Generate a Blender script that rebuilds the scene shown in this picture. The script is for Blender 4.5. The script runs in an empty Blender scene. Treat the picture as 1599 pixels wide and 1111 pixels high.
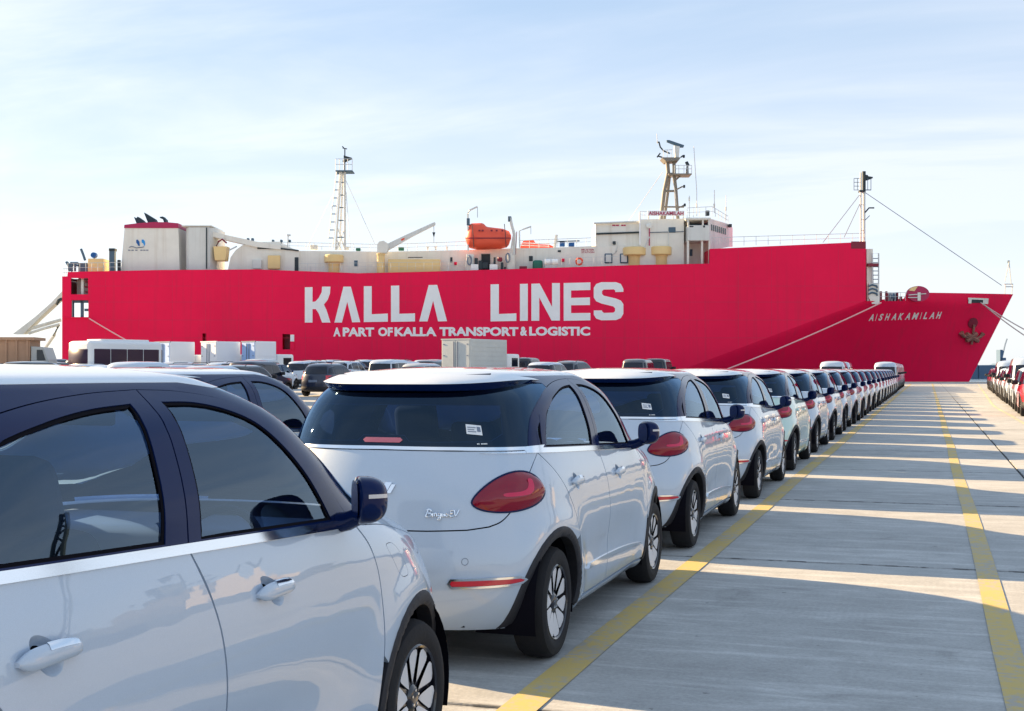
import bpy, bmesh, math, random
import numpy as np
from mathutils import Vector, Matrix
from mathutils.geometry import delaunay_2d_cdt
rnd = random.Random(7)
SC = bpy.context.scene
COL = SC.collection
R = math.radians
PI = math.pi
# ---------------------------------------------------------------- camera
F_PX = 1960.0
HORIZON = 577.5
CAM_H = 1.58
YAW = math.atan(650 / F_PX)          # camera looks to the left of the car row
CY, SY = math.cos(YAW), math.sin(YAW)
cam_data = bpy.data.cameras.new('camera')
cam = bpy.data.objects.new('camera', cam_data)
COL.objects.link(cam)
cam.location = (0, 0, CAM_H)
cam.rotation_euler = (R(90), 0, YAW)
cam_data.sensor_width = 36
cam_data.lens = F_PX / 1599 * 36
cam_data.shift_y = (HORIZON - 555.5) / 1599
cam_data.clip_start = 0.05
cam_data.clip_end = 20000
SC.camera = cam
# ---------------------------------------------------------------- light
SUN_EL = R(20.5)
SUN_AZ = math.atan2(-0.986, 0.165)   # clockwise from +Y
world = bpy.data.worlds.new("World")
SC.world = world
world.use_nodes = True
wn, wl = world.node_tree.nodes, world.node_tree.links
wn.clear()
w_out = wn.new('ShaderNodeOutputWorld')
w_bg = wn.new('ShaderNodeBackground')
w_sky = wn.new('ShaderNodeTexSky')
w_sky.sky_type = 'NISHITA'
w_sky.sun_disc = False
w_sky.sun_elevation = SUN_EL
w_sky.sun_rotation = SUN_AZ
w_sky.altitude = 0
w_sky.air_density = 1.0
w_sky.dust_density = 0.6
w_sky.ozone_density = 4.0
w_bg.inputs['Strength'].default_value = 0.07
w_tc = wn.new('ShaderNodeTexCoord')
# thin wispy cloud: stretched noise on the direction, stronger towards the horizon
w_sep = wn.new('ShaderNodeSeparateXYZ')
wl.new(w_tc.outputs['Generated'], w_sep.inputs[0])
w_div = wn.new('ShaderNodeVectorMath'); w_div.operation = 'DIVIDE'
w_add = wn.new('ShaderNodeMath'); w_add.operation = 'ADD'; w_add.inputs[1].default_value = 0.16
w_abs = wn.new('ShaderNodeMath'); w_abs.operation = 'ABSOLUTE'
wl.new(w_sep.outputs[2], w_abs.inputs[0]); wl.new(w_abs.outputs[0], w_add.inputs[0])
w_cmb = wn.new('ShaderNodeCombineXYZ')
wl.new(w_add.outputs[0], w_cmb.inputs[0]); wl.new(w_add.outputs[0], w_cmb.inputs[1]); w_cmb.inputs[2].default_value = 1
wl.new(w_tc.outputs['Generated'], w_div.inputs[0]); wl.new(w_cmb.outputs[0], w_div.inputs[1])
w_map = wn.new('ShaderNodeMapping')
w_map.inputs['Rotation'].default_value = (0, 0, R(35))
w_map.inputs['Scale'].default_value = (0.55, 1.5, 0.6)
wl.new(w_div.outputs[0], w_map.inputs[0])
w_n = wn.new('ShaderNodeTexNoise')
w_n.inputs['Scale'].default_value = 1.1; w_n.inputs['Detail'].default_value = 7
w_n.inputs['Roughness'].default_value = 0.56; w_n.inputs['Distortion'].default_value = 0.5
wl.new(w_map.outputs[0], w_n.inputs['Vector'])
w_r = wn.new('ShaderNodeMapRange'); w_r.interpolation_type = 'SMOOTHSTEP'
w_r.inputs['From Min'].default_value = 0.36; w_r.inputs['From Max'].default_value = 0.80
wl.new(w_n.outputs['Fac'], w_r.inputs['Value'])
w_hz = wn.new('ShaderNodeMapRange'); w_hz.interpolation_type = 'SMOOTHSTEP'
w_hz.inputs['From Min'].default_value = 0.36; w_hz.inputs['From Max'].default_value = 0.03
wl.new(w_abs.outputs[0], w_hz.inputs['Value'])
w_wi = wn.new('ShaderNodeMath'); w_wi.operation = 'MULTIPLY_ADD'; w_wi.inputs[1].default_value = 0.85; w_wi.use_clamp = True
wl.new(w_r.outputs[0], w_wi.inputs[0]); wl.new(w_hz.outputs[0], w_wi.inputs[2])
w_veil = wn.new('ShaderNodeMix'); w_veil.data_type = 'RGBA'
wl.new(w_wi.outputs[0], w_veil.inputs['Factor'])
w_veil.inputs[6].default_value = (2.15, 2.95, 4.0, 1)
w_veil.inputs[7].default_value = (4.55, 4.70, 4.95, 1)
w_mix = wn.new('ShaderNodeMix'); w_mix.data_type = 'RGBA'; w_mix.inputs['Factor'].default_value = 0.80
wl.new(w_sky.outputs[0], w_mix.inputs[6])
wl.new(w_veil.outputs[2], w_mix.inputs[7])
wl.new(w_mix.outputs[2], w_bg.inputs['Color'])
wl.new(w_bg.outputs[0], w_out.inputs[0])
sun_data = bpy.data.lights.new('sun', 'SUN')
sun = bpy.data.objects.new('sun', sun_data)
COL.objects.link(sun)
sun_dir = Vector((math.sin(SUN_AZ) * math.cos(SUN_EL), math.cos(SUN_AZ) * math.cos(SUN_EL), math.sin(SUN_EL)))
sun.rotation_euler = sun_dir.to_track_quat('Z', 'Y').to_euler()
sun.location = (-60, 20, 60)
sun_data.energy = 5.0
sun_data.angle = R(0.55)
sun_data.color = (1.0, 0.71, 0.39)
SC.view_settings.view_transform = 'Standard'
SC.view_settings.look = 'None'
SC.view_settings.gamma = 1
SC.view_settings.exposure = 1.68
SC.view_settings.use_curve_mapping = False
SC.cycles.max_bounces = 10
SC.cycles.glossy_bounces = 5
SC.cycles.transparent_max_bounces = 16
SC.cycles.use_denoising = True
# ---------------------------------------------------------------- materials
def mat(name, col, rough=0.5, metal=0.0, coat=0.0, ior=1.5, noise=0.0, nscale=3.0, bump=0.0, bscale=40.0, spec=0.5):
    m = bpy.data.materials.new(name); m.use_nodes = True
    nt = m.node_tree; n = nt.nodes; l = nt.links
    b = n['Principled BSDF']
    b.inputs['Base Color'].default_value = (*col, 1)
    b.inputs['Roughness'].default_value = rough
    b.inputs['Metallic'].default_value = metal
    b.inputs['Coat Weight'].default_value = coat
    b.inputs['Coat Roughness'].default_value = 0.02
    b.inputs['IOR'].default_value = ior
    b.inputs['Specular IOR Level'].default_value = spec
    if noise or bump:
        g = n.new('ShaderNodeTexCoord')
    if noise:
        t = n.new('ShaderNodeTexNoise'); t.inputs['Scale'].default_value = nscale
        t.inputs['Detail'].default_value = 6; t.inputs['Roughness'].default_value = 0.62
        l.new(g.outputs['Object'], t.inputs['Vector'])
        mr = n.new('ShaderNodeMapRange'); mr.inputs['From Min'].default_value = 0.3; mr.inputs['From Max'].default_value = 0.7
        mr.inputs['To Min'].default_value = 1 - noise; mr.inputs['To Max'].default_value = 1 + noise
        l.new(t.outputs['Fac'], mr.inputs['Value'])
        mx = n.new('ShaderNodeVectorMath'); mx.operation = 'SCALE'
        mx.inputs[0].default_value = col
        l.new(mr.outputs[0], mx.inputs['Scale'])
        l.new(mx.outputs[0], b.inputs['Base Color'])
    if bump:
        t2 = n.new('ShaderNodeTexNoise'); t2.inputs['Scale'].default_value = bscale; t2.inputs['Detail'].default_value = 3
        l.new(g.outputs['Object'], t2.inputs['Vector'])
        bp = n.new('ShaderNodeBump'); bp.inputs['Strength'].default_value = bump; bp.inputs['Distance'].default_value = 0.01
        l.new(t2.outputs['Fac'], bp.inputs['Height'])
        l.new(bp.outputs[0], b.inputs['Normal'])
    return m
def paint(name, col, flake=0.12, rough=0.35):
    m = mat(name, col, rough, 0.0, 1.0)
    m.node_tree.nodes['Principled BSDF'].inputs['Coat IOR'].default_value = 1.62 if max(col) > .3 else 1.4
    nt = m.node_tree; n = nt.nodes; l = nt.links; b = n['Principled BSDF']
    g = n.new('ShaderNodeTexCoord')
    v = n.new('ShaderNodeTexNoise'); v.inputs['Scale'].default_value = 900
    l.new(g.outputs['Object'], v.inputs['Vector'])
    mr = n.new('ShaderNodeMapRange'); mr.inputs['From Min'].default_value = 0.35; mr.inputs['From Max'].default_value = 0.65
    mr.inputs['To Min'].default_value = 1 - flake; mr.inputs['To Max'].default_value = 1 + flake * 0.3
    l.new(v.outputs['Fac'], mr.inputs['Value'])
    mx = n.new('ShaderNodeVectorMath'); mx.operation = 'SCALE'; mx.inputs[0].default_value = col
    l.new(mr.outputs[0], mx.inputs['Scale']); l.new(mx.outputs[0], b.inputs['Base Color'])
    # very slight orange peel
    o = n.new('ShaderNodeTexNoise'); o.inputs['Scale'].default_value = 5; o.inputs['Detail'].default_value = 1
    l.new(g.outputs['Object'], o.inputs['Vector'])
    bp = n.new('ShaderNodeBump'); bp.inputs['Strength'].default_value = 0.10; bp.inputs['Distance'].default_value = 0.02
    l.new(o.outputs['Fac'], bp.inputs['Height'])
    l.new(bp.outputs[0], b.inputs['Coat Normal'])
    return m
def glass(name, tint, refl=(0.62, 0.80, 1.0), ior=2.0):
    m = bpy.data.materials.new(name); m.use_nodes = True
    n = m.node_tree.nodes; l = m.node_tree.links; n.clear()
    o = n.new('ShaderNodeOutputMaterial'); mx = n.new('ShaderNodeMixShader')
    fr = n.new('ShaderNodeFresnel'); fr.inputs['IOR'].default_value = ior
    t = n.new('ShaderNodeBsdfTransparent'); t.inputs[0].default_value = (*tint, 1)
    gl = n.new('ShaderNodeBsdfGlossy'); gl.inputs['Roughness'].default_value = 0.01; gl.inputs[0].default_value = (*refl, 1)
    l.new(fr.outputs[0], mx.inputs[0]); l.new(t.outputs[0], mx.inputs[1]); l.new(gl.outputs[0], mx.inputs[2])
    l.new(mx.outputs[0], o.inputs[0])
    return m
M = {}
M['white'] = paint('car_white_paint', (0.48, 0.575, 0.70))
M['roof_sunlit'] = paint('sunlit_white_roof_paint', (0.74, 0.78, 0.82))  # car white made lighter, painting the sunlit look into the roof
M['roof_sunlit'].node_tree.nodes['Principled BSDF'].inputs['Coat IOR'].default_value = 1.3
M['mint'] = paint('car_mint_paint', (0.52, 0.72, 0.68))
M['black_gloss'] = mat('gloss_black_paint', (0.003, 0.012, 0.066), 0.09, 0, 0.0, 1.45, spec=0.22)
M['black_plastic'] = mat('matt_black_plastic', (0.014, 0.015, 0.022), 0.62, bump=0.25, bscale=300)
M['rubber'] = mat('tyre_rubber', (0.008, 0.008, 0.011), 0.85, noise=0.2, nscale=9, bump=0.2, bscale=60)
M['chrome'] = mat('chrome_trim', (0.86, 0.89, 0.93), 0.12, 1.0)
M['rim_black'] = mat('rim_black_lacquer', (0.010, 0.010, 0.018), 0.22, 0, 0.6)
M['rim_silver'] = mat('rim_machined_silver', (0.74, 0.73, 0.75), 0.35, 0.1)
M['seam'] = mat('dark_seam', (0.004, 0.004, 0.008), 0.9, spec=0.1)
M['glass'] = glass('tinted_window_glass', (0.46, 0.60, 0.82))
M['glass_dark'] = glass('dark_tinted_window_glass', (0.14, 0.20, 0.38), (0.45, 0.70, 1.0), 1.62)
M['lens'] = mat('red_lamp_lens', (0.24, 0.003, 0.022), 0.07, 0, 0.25, 1.45)
M['lens_inner'] = mat('bright_red_light_guide', (0.62, 0.008, 0.07), 0.15, 0, 0.2)
M['reflector'] = mat('red_reflector', (0.60, 0.02, 0.04), 0.2, 0, 0.8)
M['stop_lamp'] = mat('dusty_pink_stop_lamp', (0.60, 0.16, 0.20), 0.35)
M['headlamp'] = mat('headlamp_glass', (0.6, 0.65, 0.7), 0.08, 0.3, 1.0)
M['seat'] = mat('dark_seat_cloth', (0.035, 0.04, 0.06), 0.8, noise=0.2, nscale=14)
M['seat_light'] = mat('pale_seat_cloth', (0.32, 0.36, 0.42), 0.75)
M['dash'] = mat('pale_dashboard_trim', (0.35, 0.40, 0.46), 0.6)
M['paper'] = mat('white_paper_label', (0.80, 0.82, 0.84), 0.6)
M['ink'] = mat('grey_print', (0.18, 0.22, 0.30), 0.7)
M['paint_white'] = mat('white_letter_paint', (0.90, 0.90, 0.90), 0.55, noise=0.03, nscale=1)
M['amber'] = mat('pale_indicator_lens', (0.6, 0.6, 0.62), 0.15, 0, 0.8)
# ---------------------------------------------------------------- mesh helpers
class MB:
    """verts, faces, per-face normals (or None), per-face material slot"""
    def __init__(s): s.v = []; s.f = []; s.n = []; s.m = []
    def add(s, v, f, n=None, m=0):
        b = len(s.v); s.v.extend([tuple(map(float, p)) for p in v])
        for k, q in enumerate(f):
            s.f.append(tuple(int(i) + b for i in q)); s.n.append(n[k] if n is not None else None); s.m.append(m)
        return s
    def merge(s, o, fn=None, m=None):
        b = len(s.v); s.v.extend([fn(p) for p in o.v] if fn else o.v)
        s.f.extend([tuple(i + b for i in q) for q in o.f]); s.n.extend([None] * len(o.n) if fn else o.n)
        s.m.extend(o.m if m is None else [m] * len(o.m))
        return s
    def box(s, x0, x1, y0, y1, z0, z1, m=0, taper=None):
        v = [(x0, y0, z0), (x1, y0, z0), (x1, y1, z0), (x0, y1, z0), (x0, y0, z1), (x1, y0, z1), (x1, y1, z1), (x0, y1, z1)]
        if taper:
            cx, cy = (x0 + x1) / 2, (y0 + y1) / 2
            for i in range(4, 8): v[i] = (cx + (v[i][0] - cx) * taper, cy + (v[i][1] - cy) * taper, v[i][2])
        return s.add(v, [(3, 2, 1, 0), (4, 5, 6, 7), (0, 1, 5, 4), (1, 2, 6, 5), (2, 3, 7, 6), (3, 0, 4, 7)], m=m)
    def bevel_box(s, x0, x1, y0, y1, z0, z1, b=0.02, seg=2, m=0):
        bm = bmesh.new(); bmesh.ops.create_cube(bm, size=1)
        for v in bm.verts: v.co = Vector(((x0 + x1) / 2 + v.co.x * (x1 - x0), (y0 + y1) / 2 + v.co.y * (y1 - y0), (z0 + z1) / 2 + v.co.z * (z1 - z0)))
        bmesh.ops.bevel(bm, geom=list(bm.edges), offset=b, segments=seg, affect='EDGES', profile=0.5)
        bm.verts.index_update()
        s.add([v.co for v in bm.verts], [[v.index for v in f.verts] for f in bm.faces], m=m); bm.free(); return s
    def tube(s, pts, r, seg=8, m=0, caps=True, r2=None):
        pts = [Vector(p) for p in pts]; n = len(pts); rings = []
        for i, p in enumerate(pts):
            t = (pts[min(i + 1, n - 1)] - pts[max(i - 1, 0)]).normalized()
            a = Vector((0, 0, 1)) if abs(t.z) < 0.9 else Vector((1, 0, 0))
            u = t.cross(a).normalized(); w = t.cross(u)
            rr = r if r2 is None else r + (r2 - r) * i / max(1, n - 1)
            rings.append([p + u * (math.cos(k * 2 * PI / seg) * rr) + w * (math.sin(k * 2 * PI / seg) * rr) for k in range(seg)])
        v = [q for ring in rings for q in ring]; f = []
        for i in range(n - 1):
            for k in range(seg):
                f.append((i * seg + k, i * seg + (k + 1) % seg, (i + 1) * seg + (k + 1) % seg, (i + 1) * seg + k))
        if caps: f.append(tuple(range(seg))[::-1]); f.append(tuple((n - 1) * seg + k for k in range(seg)))
        return s.add(v, f, m=m)
    def cyl(s, c, r, z0, z1, seg=16, m=0, r2=None):
        return s.tube([(c[0], c[1], z0), (c[0], c[1], z1)], r, seg, m, True, r2)
    def lathe(s, prof, axis='z', seg=32, c=(0, 0, 0), m=0, a0=0.0, a1=2 * PI, close=False):
        n = len(prof); v = []; full = abs(a1 - a0 - 2 * PI) < 1e-6; K = seg if full else seg + 1
        for k in range(K):
            a = a0 + (a1 - a0) * k / seg; ca, sa = math.cos(a), math.sin(a)
            for (r, h) in prof:
                p = (r * ca, r * sa, h) if axis == 'z' else (h, r * ca, r * sa)
                v.append((p[0] + c[0], p[1] + c[1], p[2] + c[2]))
        f = []
        for k in range(seg):
            k2 = (k + 1) % K
            for i in range(n - 1):
                f.append((k * n + i, k2 * n + i, k2 * n + i + 1, k * n + i + 1))
        return s.add(v, f, m=m)
    def prism(s, poly, y0, y1, m=0, fn=None):
        """polygon in x,z extruded along y (any simple polygon)"""
        poly = list(poly); n = len(poly)
        area = sum(poly[i][0] * poly[(i + 1) % n][1] - poly[(i + 1) % n][0] * poly[i][1] for i in range(n))
        if area < 0: poly = poly[::-1]
        e = [(i, (i + 1) % n) for i in range(n)]
        r = delaunay_2d_cdt([Vector(p) for p in poly], e, [], 1, 1e-6, False)
        pv, pf = r[0], r[2]
        A = np.array(poly)
        keep = []
        for t in pf:
            cx = sum(pv[i][0] for i in t) / len(t); cz = sum(pv[i][1] for i in t) / len(t)
            if in_poly(np.array([[cx, cz]]), A)[0]: keep.append(t)
        k = len(pv)
        v = [(p[0], y0, p[1]) for p in pv] + [(p[0], y1, p[1]) for p in pv]
        f = [tuple(t) for t in keep] + [tuple(i + k for i in reversed(t)) for t in keep]
        b = len(v)
        v += [(p[0], y0, p[1]) for p in poly] + [(p[0], y1, p[1]) for p in poly]
        f += [(b + i, b + n + i, b + n + (i + 1) % n, b + (i + 1) % n) for i in range(n)]
        if fn: v = [fn(p) for p in v]
        return s.add(v, f, m=m)
def in_poly(P, poly):
    x, y = P[:, 0], P[:, 1]; c = np.zeros(len(P), bool); n = len(poly)
    a = poly; b = np.roll(poly, -1, 0)
    for (x0, y0), (x1, y1) in zip(a, b):
        if y0 == y1: continue
        k = ((y0 > y) != (y1 > y)) & (x < (x1 - x0) * (y - y0) / (y1 - y0) + x0)
        c ^= k
    return c
def make_obj(name, mb, mats, parent=None, smooth=None, loc=None, rot=None):
    me = bpy.data.meshes.new(name)
    me.from_pydata(mb.v, [], mb.f); 
    if not isinstance(mats, (list, tuple)): mats = [mats]
    for m in mats: me.materials.append(M[m] if isinstance(m, str) else m)
    if len(mats) > 1: me.polygons.foreach_set('material_index', mb.m)
    if any(x is not None for x in mb.n):
        me.polygons.foreach_set('use_smooth', [True] * len(mb.f))
        fn = np.zeros(len(mb.f) * 3, np.float32); me.polygons.foreach_get('normal', fn); fn = fn.reshape(-1, 3)
        ln = []
        for k, q in enumerate(mb.f):
            if mb.n[k] is None: ln.extend([tuple(fn[k])] * len(q))
            else: ln.extend(mb.n[k])
        me.normals_split_custom_set(ln)
    elif smooth is not None:
        me.polygons.foreach_set('use_smooth', [True] * len(mb.f))
        me.set_sharp_from_angle(angle=R(smooth))
    me.update()
    o = bpy.data.objects.new(name, me); COL.objects.link(o)
    if parent is not None: o.parent = parent
    if loc is not None: o.location = loc
    if rot is not None: o.rotation_euler = rot
    return o
def empty(name, loc=(0, 0, 0), rz=0.0):
    o = bpy.data.objects.new(name, None); COL.objects.link(o); o.empty_display_size = 0.3
    o.location = loc; o.rotation_euler = (0, 0, rz); return o
def tag(o, label=None, cat=None, group=None, kind=None):
    if label: o['label'] = label
    if cat: o['category'] = cat
    if group: o['group'] = group
    if kind: o['kind'] = kind
    return o
def copy_tree(o, parent=None, swap=None, skip=()):
    c = o.copy(); COL.objects.link(c)
    if parent is not None: c.parent = parent
    if swap and c.data and len(c.data.materials):
        for i, m in enumerate(c.data.materials):
            if m and m.name in swap:
                c.material_slots[i].link = 'OBJECT'; c.material_slots[i].material = swap[m.name]
    for ch in list(o.children):
        if ch.name.split('.')[0] not in skip: copy_tree(ch, c, swap, skip)
    return c
def text_mesh(txt, size=1.0, bold=0.0, shear=0.0, extrude=0.01):
    """text as verts/faces in its own x,z plane (y is depth), left-bottom at origin, returns MB and width,height"""
    cu = bpy.data.curves.new('t', 'FONT'); cu.body = txt; cu.size = size; cu.offset = bold; cu.shear = shear
    cu.extrude = extrude; cu.resolution_u = 3
    ob = bpy.data.objects.new('t', cu); COL.objects.link(ob)
    dg = bpy.context.evaluated_depsgraph_get()
    me = ob.evaluated_get(dg).to_mesh()
    v = np.array([tuple(p.co) for p in me.vertices]); f = [tuple(p.vertices) for p in me.polygons]
    ob.evaluated_get(dg).to_mesh_clear(); bpy.data.objects.remove(ob); bpy.data.curves.remove(cu)
    mn = v.min(0); mx = v.max(0)
    mb = MB(); mb.add([(p[0] - mn[0], -p[2], p[1] - mn[1]) for p in v], f)
    return mb, mx[0] - mn[0], mx[1] - mn[1]
def text_fit(txt, x0, x1, z0, z1, y, bold=0.0, shear=0.0, depth=0.01, fn=None):
    mb, w, h = text_mesh(txt, 1.0, bold, shear, depth)
    o = MB()
    g = lambda p: (x0 + p[0] / w * (x1 - x0), y + p[1], z0 + p[2] / h * (z1 - z0))
    o.merge(mb, (lambda p: fn(g(p))) if fn else g)
    return o
def cspline(x, y):
    """natural cubic spline"""
    x = np.array(x, float); y = np.array(y, float); n = len(x); h = np.diff(x)
    A = np.eye(n); b = np.zeros(n)
    for i in range(1, n - 1):
        A[i, i - 1] = h[i - 1]; A[i, i] = 2 * (h[i - 1] + h[i]); A[i, i + 1] = h[i]
        b[i] = 6 * ((y[i + 1] - y[i]) / h[i] - (y[i] - y[i - 1]) / h[i - 1])
    m = np.linalg.solve(A, b)
    def f(t):
        t = np.asarray(t, float); i = np.clip(np.searchsorted(x, t) - 1, 0, n - 2)
        d = t - x[i]; hh = h[i]
        return y[i] + d * ((y[i + 1] - y[i]) / hh - hh * (2 * m[i] + m[i + 1]) / 6) + d * d * m[i] / 2 + d ** 3 * (m[i + 1] - m[i]) / (6 * hh)
    return f
def smooth_pts(pts, n=6, closed=False):
    """catmull-rom through 2D points"""
    P = [np.array(p, float) for p in pts]; out = []; N = len(P)
    for i in range(N if closed else N - 1):
        p1, p2 = P[i], P[(i + 1) % N]
        p0 = P[i - 1] if (closed or i > 0) else 2 * p1 - p2
        p3 = P[(i + 2) % N] if (closed or i + 2 < N) else 2 * p2 - p1
        for k in range(n):
            t = k / n
            out.append(0.5 * ((2 * p1) + (p2 - p0) * t + (2 * p0 - 5 * p1 + 4 * p2 - p3) * t * t + (3 * p1 - p0 - 3 * p2 + p3) * t ** 3))
    if not closed: out.append(P[-1])
    return out
# ---------------------------------------------------------------- vehicle shell
class Shell:
    """car skin: U runs round the car (rear centre -> right side -> front centre), V runs up the flank and over the roof"""
    def __init__(s, tab, yc, pr, qr, pf, qf, P=5.2, bumps=None, NV=260, NU=420):
        T = np.array(tab, float); s.P = P
        V = np.linspace(T[0, 0], T[-1, 0], NV); s.V = V; s.A = np.linspace(0, P, NU)
        z = cspline(T[:, 0], T[:, 1])(V); yr = cspline(T[:, 0], T[:, 2])(V); yf = cspline(T[:, 0], T[:, 3])(V); w = cspline(T[:, 0], T[:, 4])(V)
        z = np.maximum.accumulate(z); w = np.maximum(w, 0)
        s.X = np.zeros((NV, NU)); s.Y = np.zeros((NV, NU)); s.Z = np.zeros((NV, NU))
        ang = np.linspace(0, PI, 900); eta = -np.cos(ang)
        for i in range(NV):
            rr = np.where(eta < 0, pr(z[i]), pf(z[i])); qq = np.where(eta < 0, qr(z[i]), qf(z[i]))
            xi = np.maximum(0, 1 - np.abs(eta) ** rr) ** (1 / qq)
            y = yc + np.where(eta < 0, eta * (yc - yr[i]), eta * (yf[i] - yc)); x = w[i] * xi
            if bumps is not None: x = x + bumps(y, z[i]) * xi
            d = np.concatenate([[0], np.cumsum(np.hypot(np.diff(x), np.diff(y)))]); d /= d[-1]
            u = np.linspace(0, 1, NU)
            s.X[i] = np.interp(u, d, x); s.Y[i] = np.interp(u, d, y); s.Z[i] = z[i]
        s.X[:, 0] = 0; s.X[:, -1] = 0
        s.z = z; s.dV = V[1] - V[0]; s.dA = s.A[1] - s.A[0]; s.V0 = V[0]; s.V1 = V[-1]
    def pos(s, A, V):
        A = np.asarray(A, float); V = np.asarray(V, float); sg = np.ones_like(A)
        sg = np.where(A < 0, -1.0, sg); A = np.abs(A)
        sg = np.where(A > s.P, -sg, sg); A = np.where(A > s.P, 2 * s.P - A, A)
        a = np.clip(A / s.dA, 0, len(s.A) - 1.0001); b = np.clip((V - s.V0) / s.dV, 0, len(s.V) - 1.0001)
        i = a.astype(int); j = b.astype(int); fa = a - i; fb = b - j
        def g(T): return (T[j, i] * (1 - fa) + T[j, i + 1] * fa) * (1 - fb) + (T[j + 1, i] * (1 - fa) + T[j + 1, i + 1] * fa) * fb
        return np.stack([g(s.X) * sg, g(s.Y), g(s.Z)], -1)
    def nrm(s, A, V, h=0.014):
        A = np.asarray(A, float); V = np.asarray(V, float)
        lo = np.maximum(V - h, s.V0); hi = np.minimum(V + h, s.V1)
        du = s.pos(A + h, V) - s.pos(A - h, V); dv = s.pos(A, hi) - s.pos(A, lo)
        n = np.cross(du, dv); l = np.linalg.norm(n, axis=-1, keepdims=True)
        n = n / np.maximum(l, 1e-12)
        bad = l[..., 0] < 1e-9
        if np.any(bad): n[bad] = (0, 0, 1)
        return n
    def vz(s, z): return float(np.interp(z, s.z, s.V))
    def row(s, V):
        b = min(max((V - s.V0) / s.dV, 0), len(s.V) - 1.0001); j = int(b); f = b - j
        return s.X[j] * (1 - f) + s.X[j + 1] * f, s.Y[j] * (1 - f) + s.Y[j + 1] * f
    def side(s, y, z):
        V = s.vz(z); X, Y = s.row(V); return (float(np.interp(y, Y, s.A)), V)
    def rear(s, x, z):
        V = s.vz(z); X, Y = s.row(V); k = int(np.argmax(X > X.max() * 0.995)); return (float(np.interp(x, X[:k + 1], s.A[:k + 1])), V)
    def front(s, x, z):
        V = s.vz(z); X, Y = s.row(V); Xr = X[::-1]; k = int(np.argmax(Xr > X.max() * 0.995)); return (float(np.interp(x, Xr[:k + 1], s.A[::-1][:k + 1])), V)
    def pts(s, seq):
        """sequence of ('s',y,z) ('r',x,z) ('f',x,z) ('c',A,V)"""
        out = []
        for k, a, b in seq:
            out.append(s.side(a, b) if k == 's' else s.rear(a, b) if k == 'r' else s.front(a, b) if k == 'f' else (a, b))
        return out
def inset(poly, d):
    P = np.array(poly, float); n = len(P)
    keep = [i for i in range(n) if np.hypot(*(P[i] - P[i - 1])) > 1e-5]; P = P[keep]; n = len(P)
    area = np.sum(P[:, 0] * np.roll(P[:, 1], -1) - np.roll(P[:, 0], -1) * P[:, 1])
    if area < 0: P = P[::-1]
    if d == 0: return P
    e = np.roll(P, -1, 0) - P; e /= np.linalg.norm(e, axis=1, keepdims=True)
    nn = np.stack([-e[:, 1], e[:, 0]], 1)
    m = nn + np.roll(nn, 1, 0); ml = np.linalg.norm(m, axis=1, keepdims=True); m = m / np.maximum(ml, 1e-6)
    c = np.maximum((m * nn).sum(1, keepdims=True), 0.5)
    return P + m * d / c
def densify(P, sp):
    out = []
    n = len(P)
    for i in range(n):
        a, b = P[i], P[(i + 1) % n]; k = max(1, int(math.ceil(np.hypot(*(b - a)) / sp)))
        for j in range(k): out.append(a + (b - a) * j / k)
    return np.array(out)
def seg_dist(Q, P):
    d = np.full(len(Q), 1e9); B = np.roll(P, -1, 0)
    for a, b in zip(P, B):
        ab = b - a; L = (ab ** 2).sum()
        if L < 1e-12: continue
        t = np.clip(((Q - a) @ ab) / L, 0, 1)
        d = np.minimum(d, np.hypot(*(Q - (a + t[:, None] * ab)).T))
    return d
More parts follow.
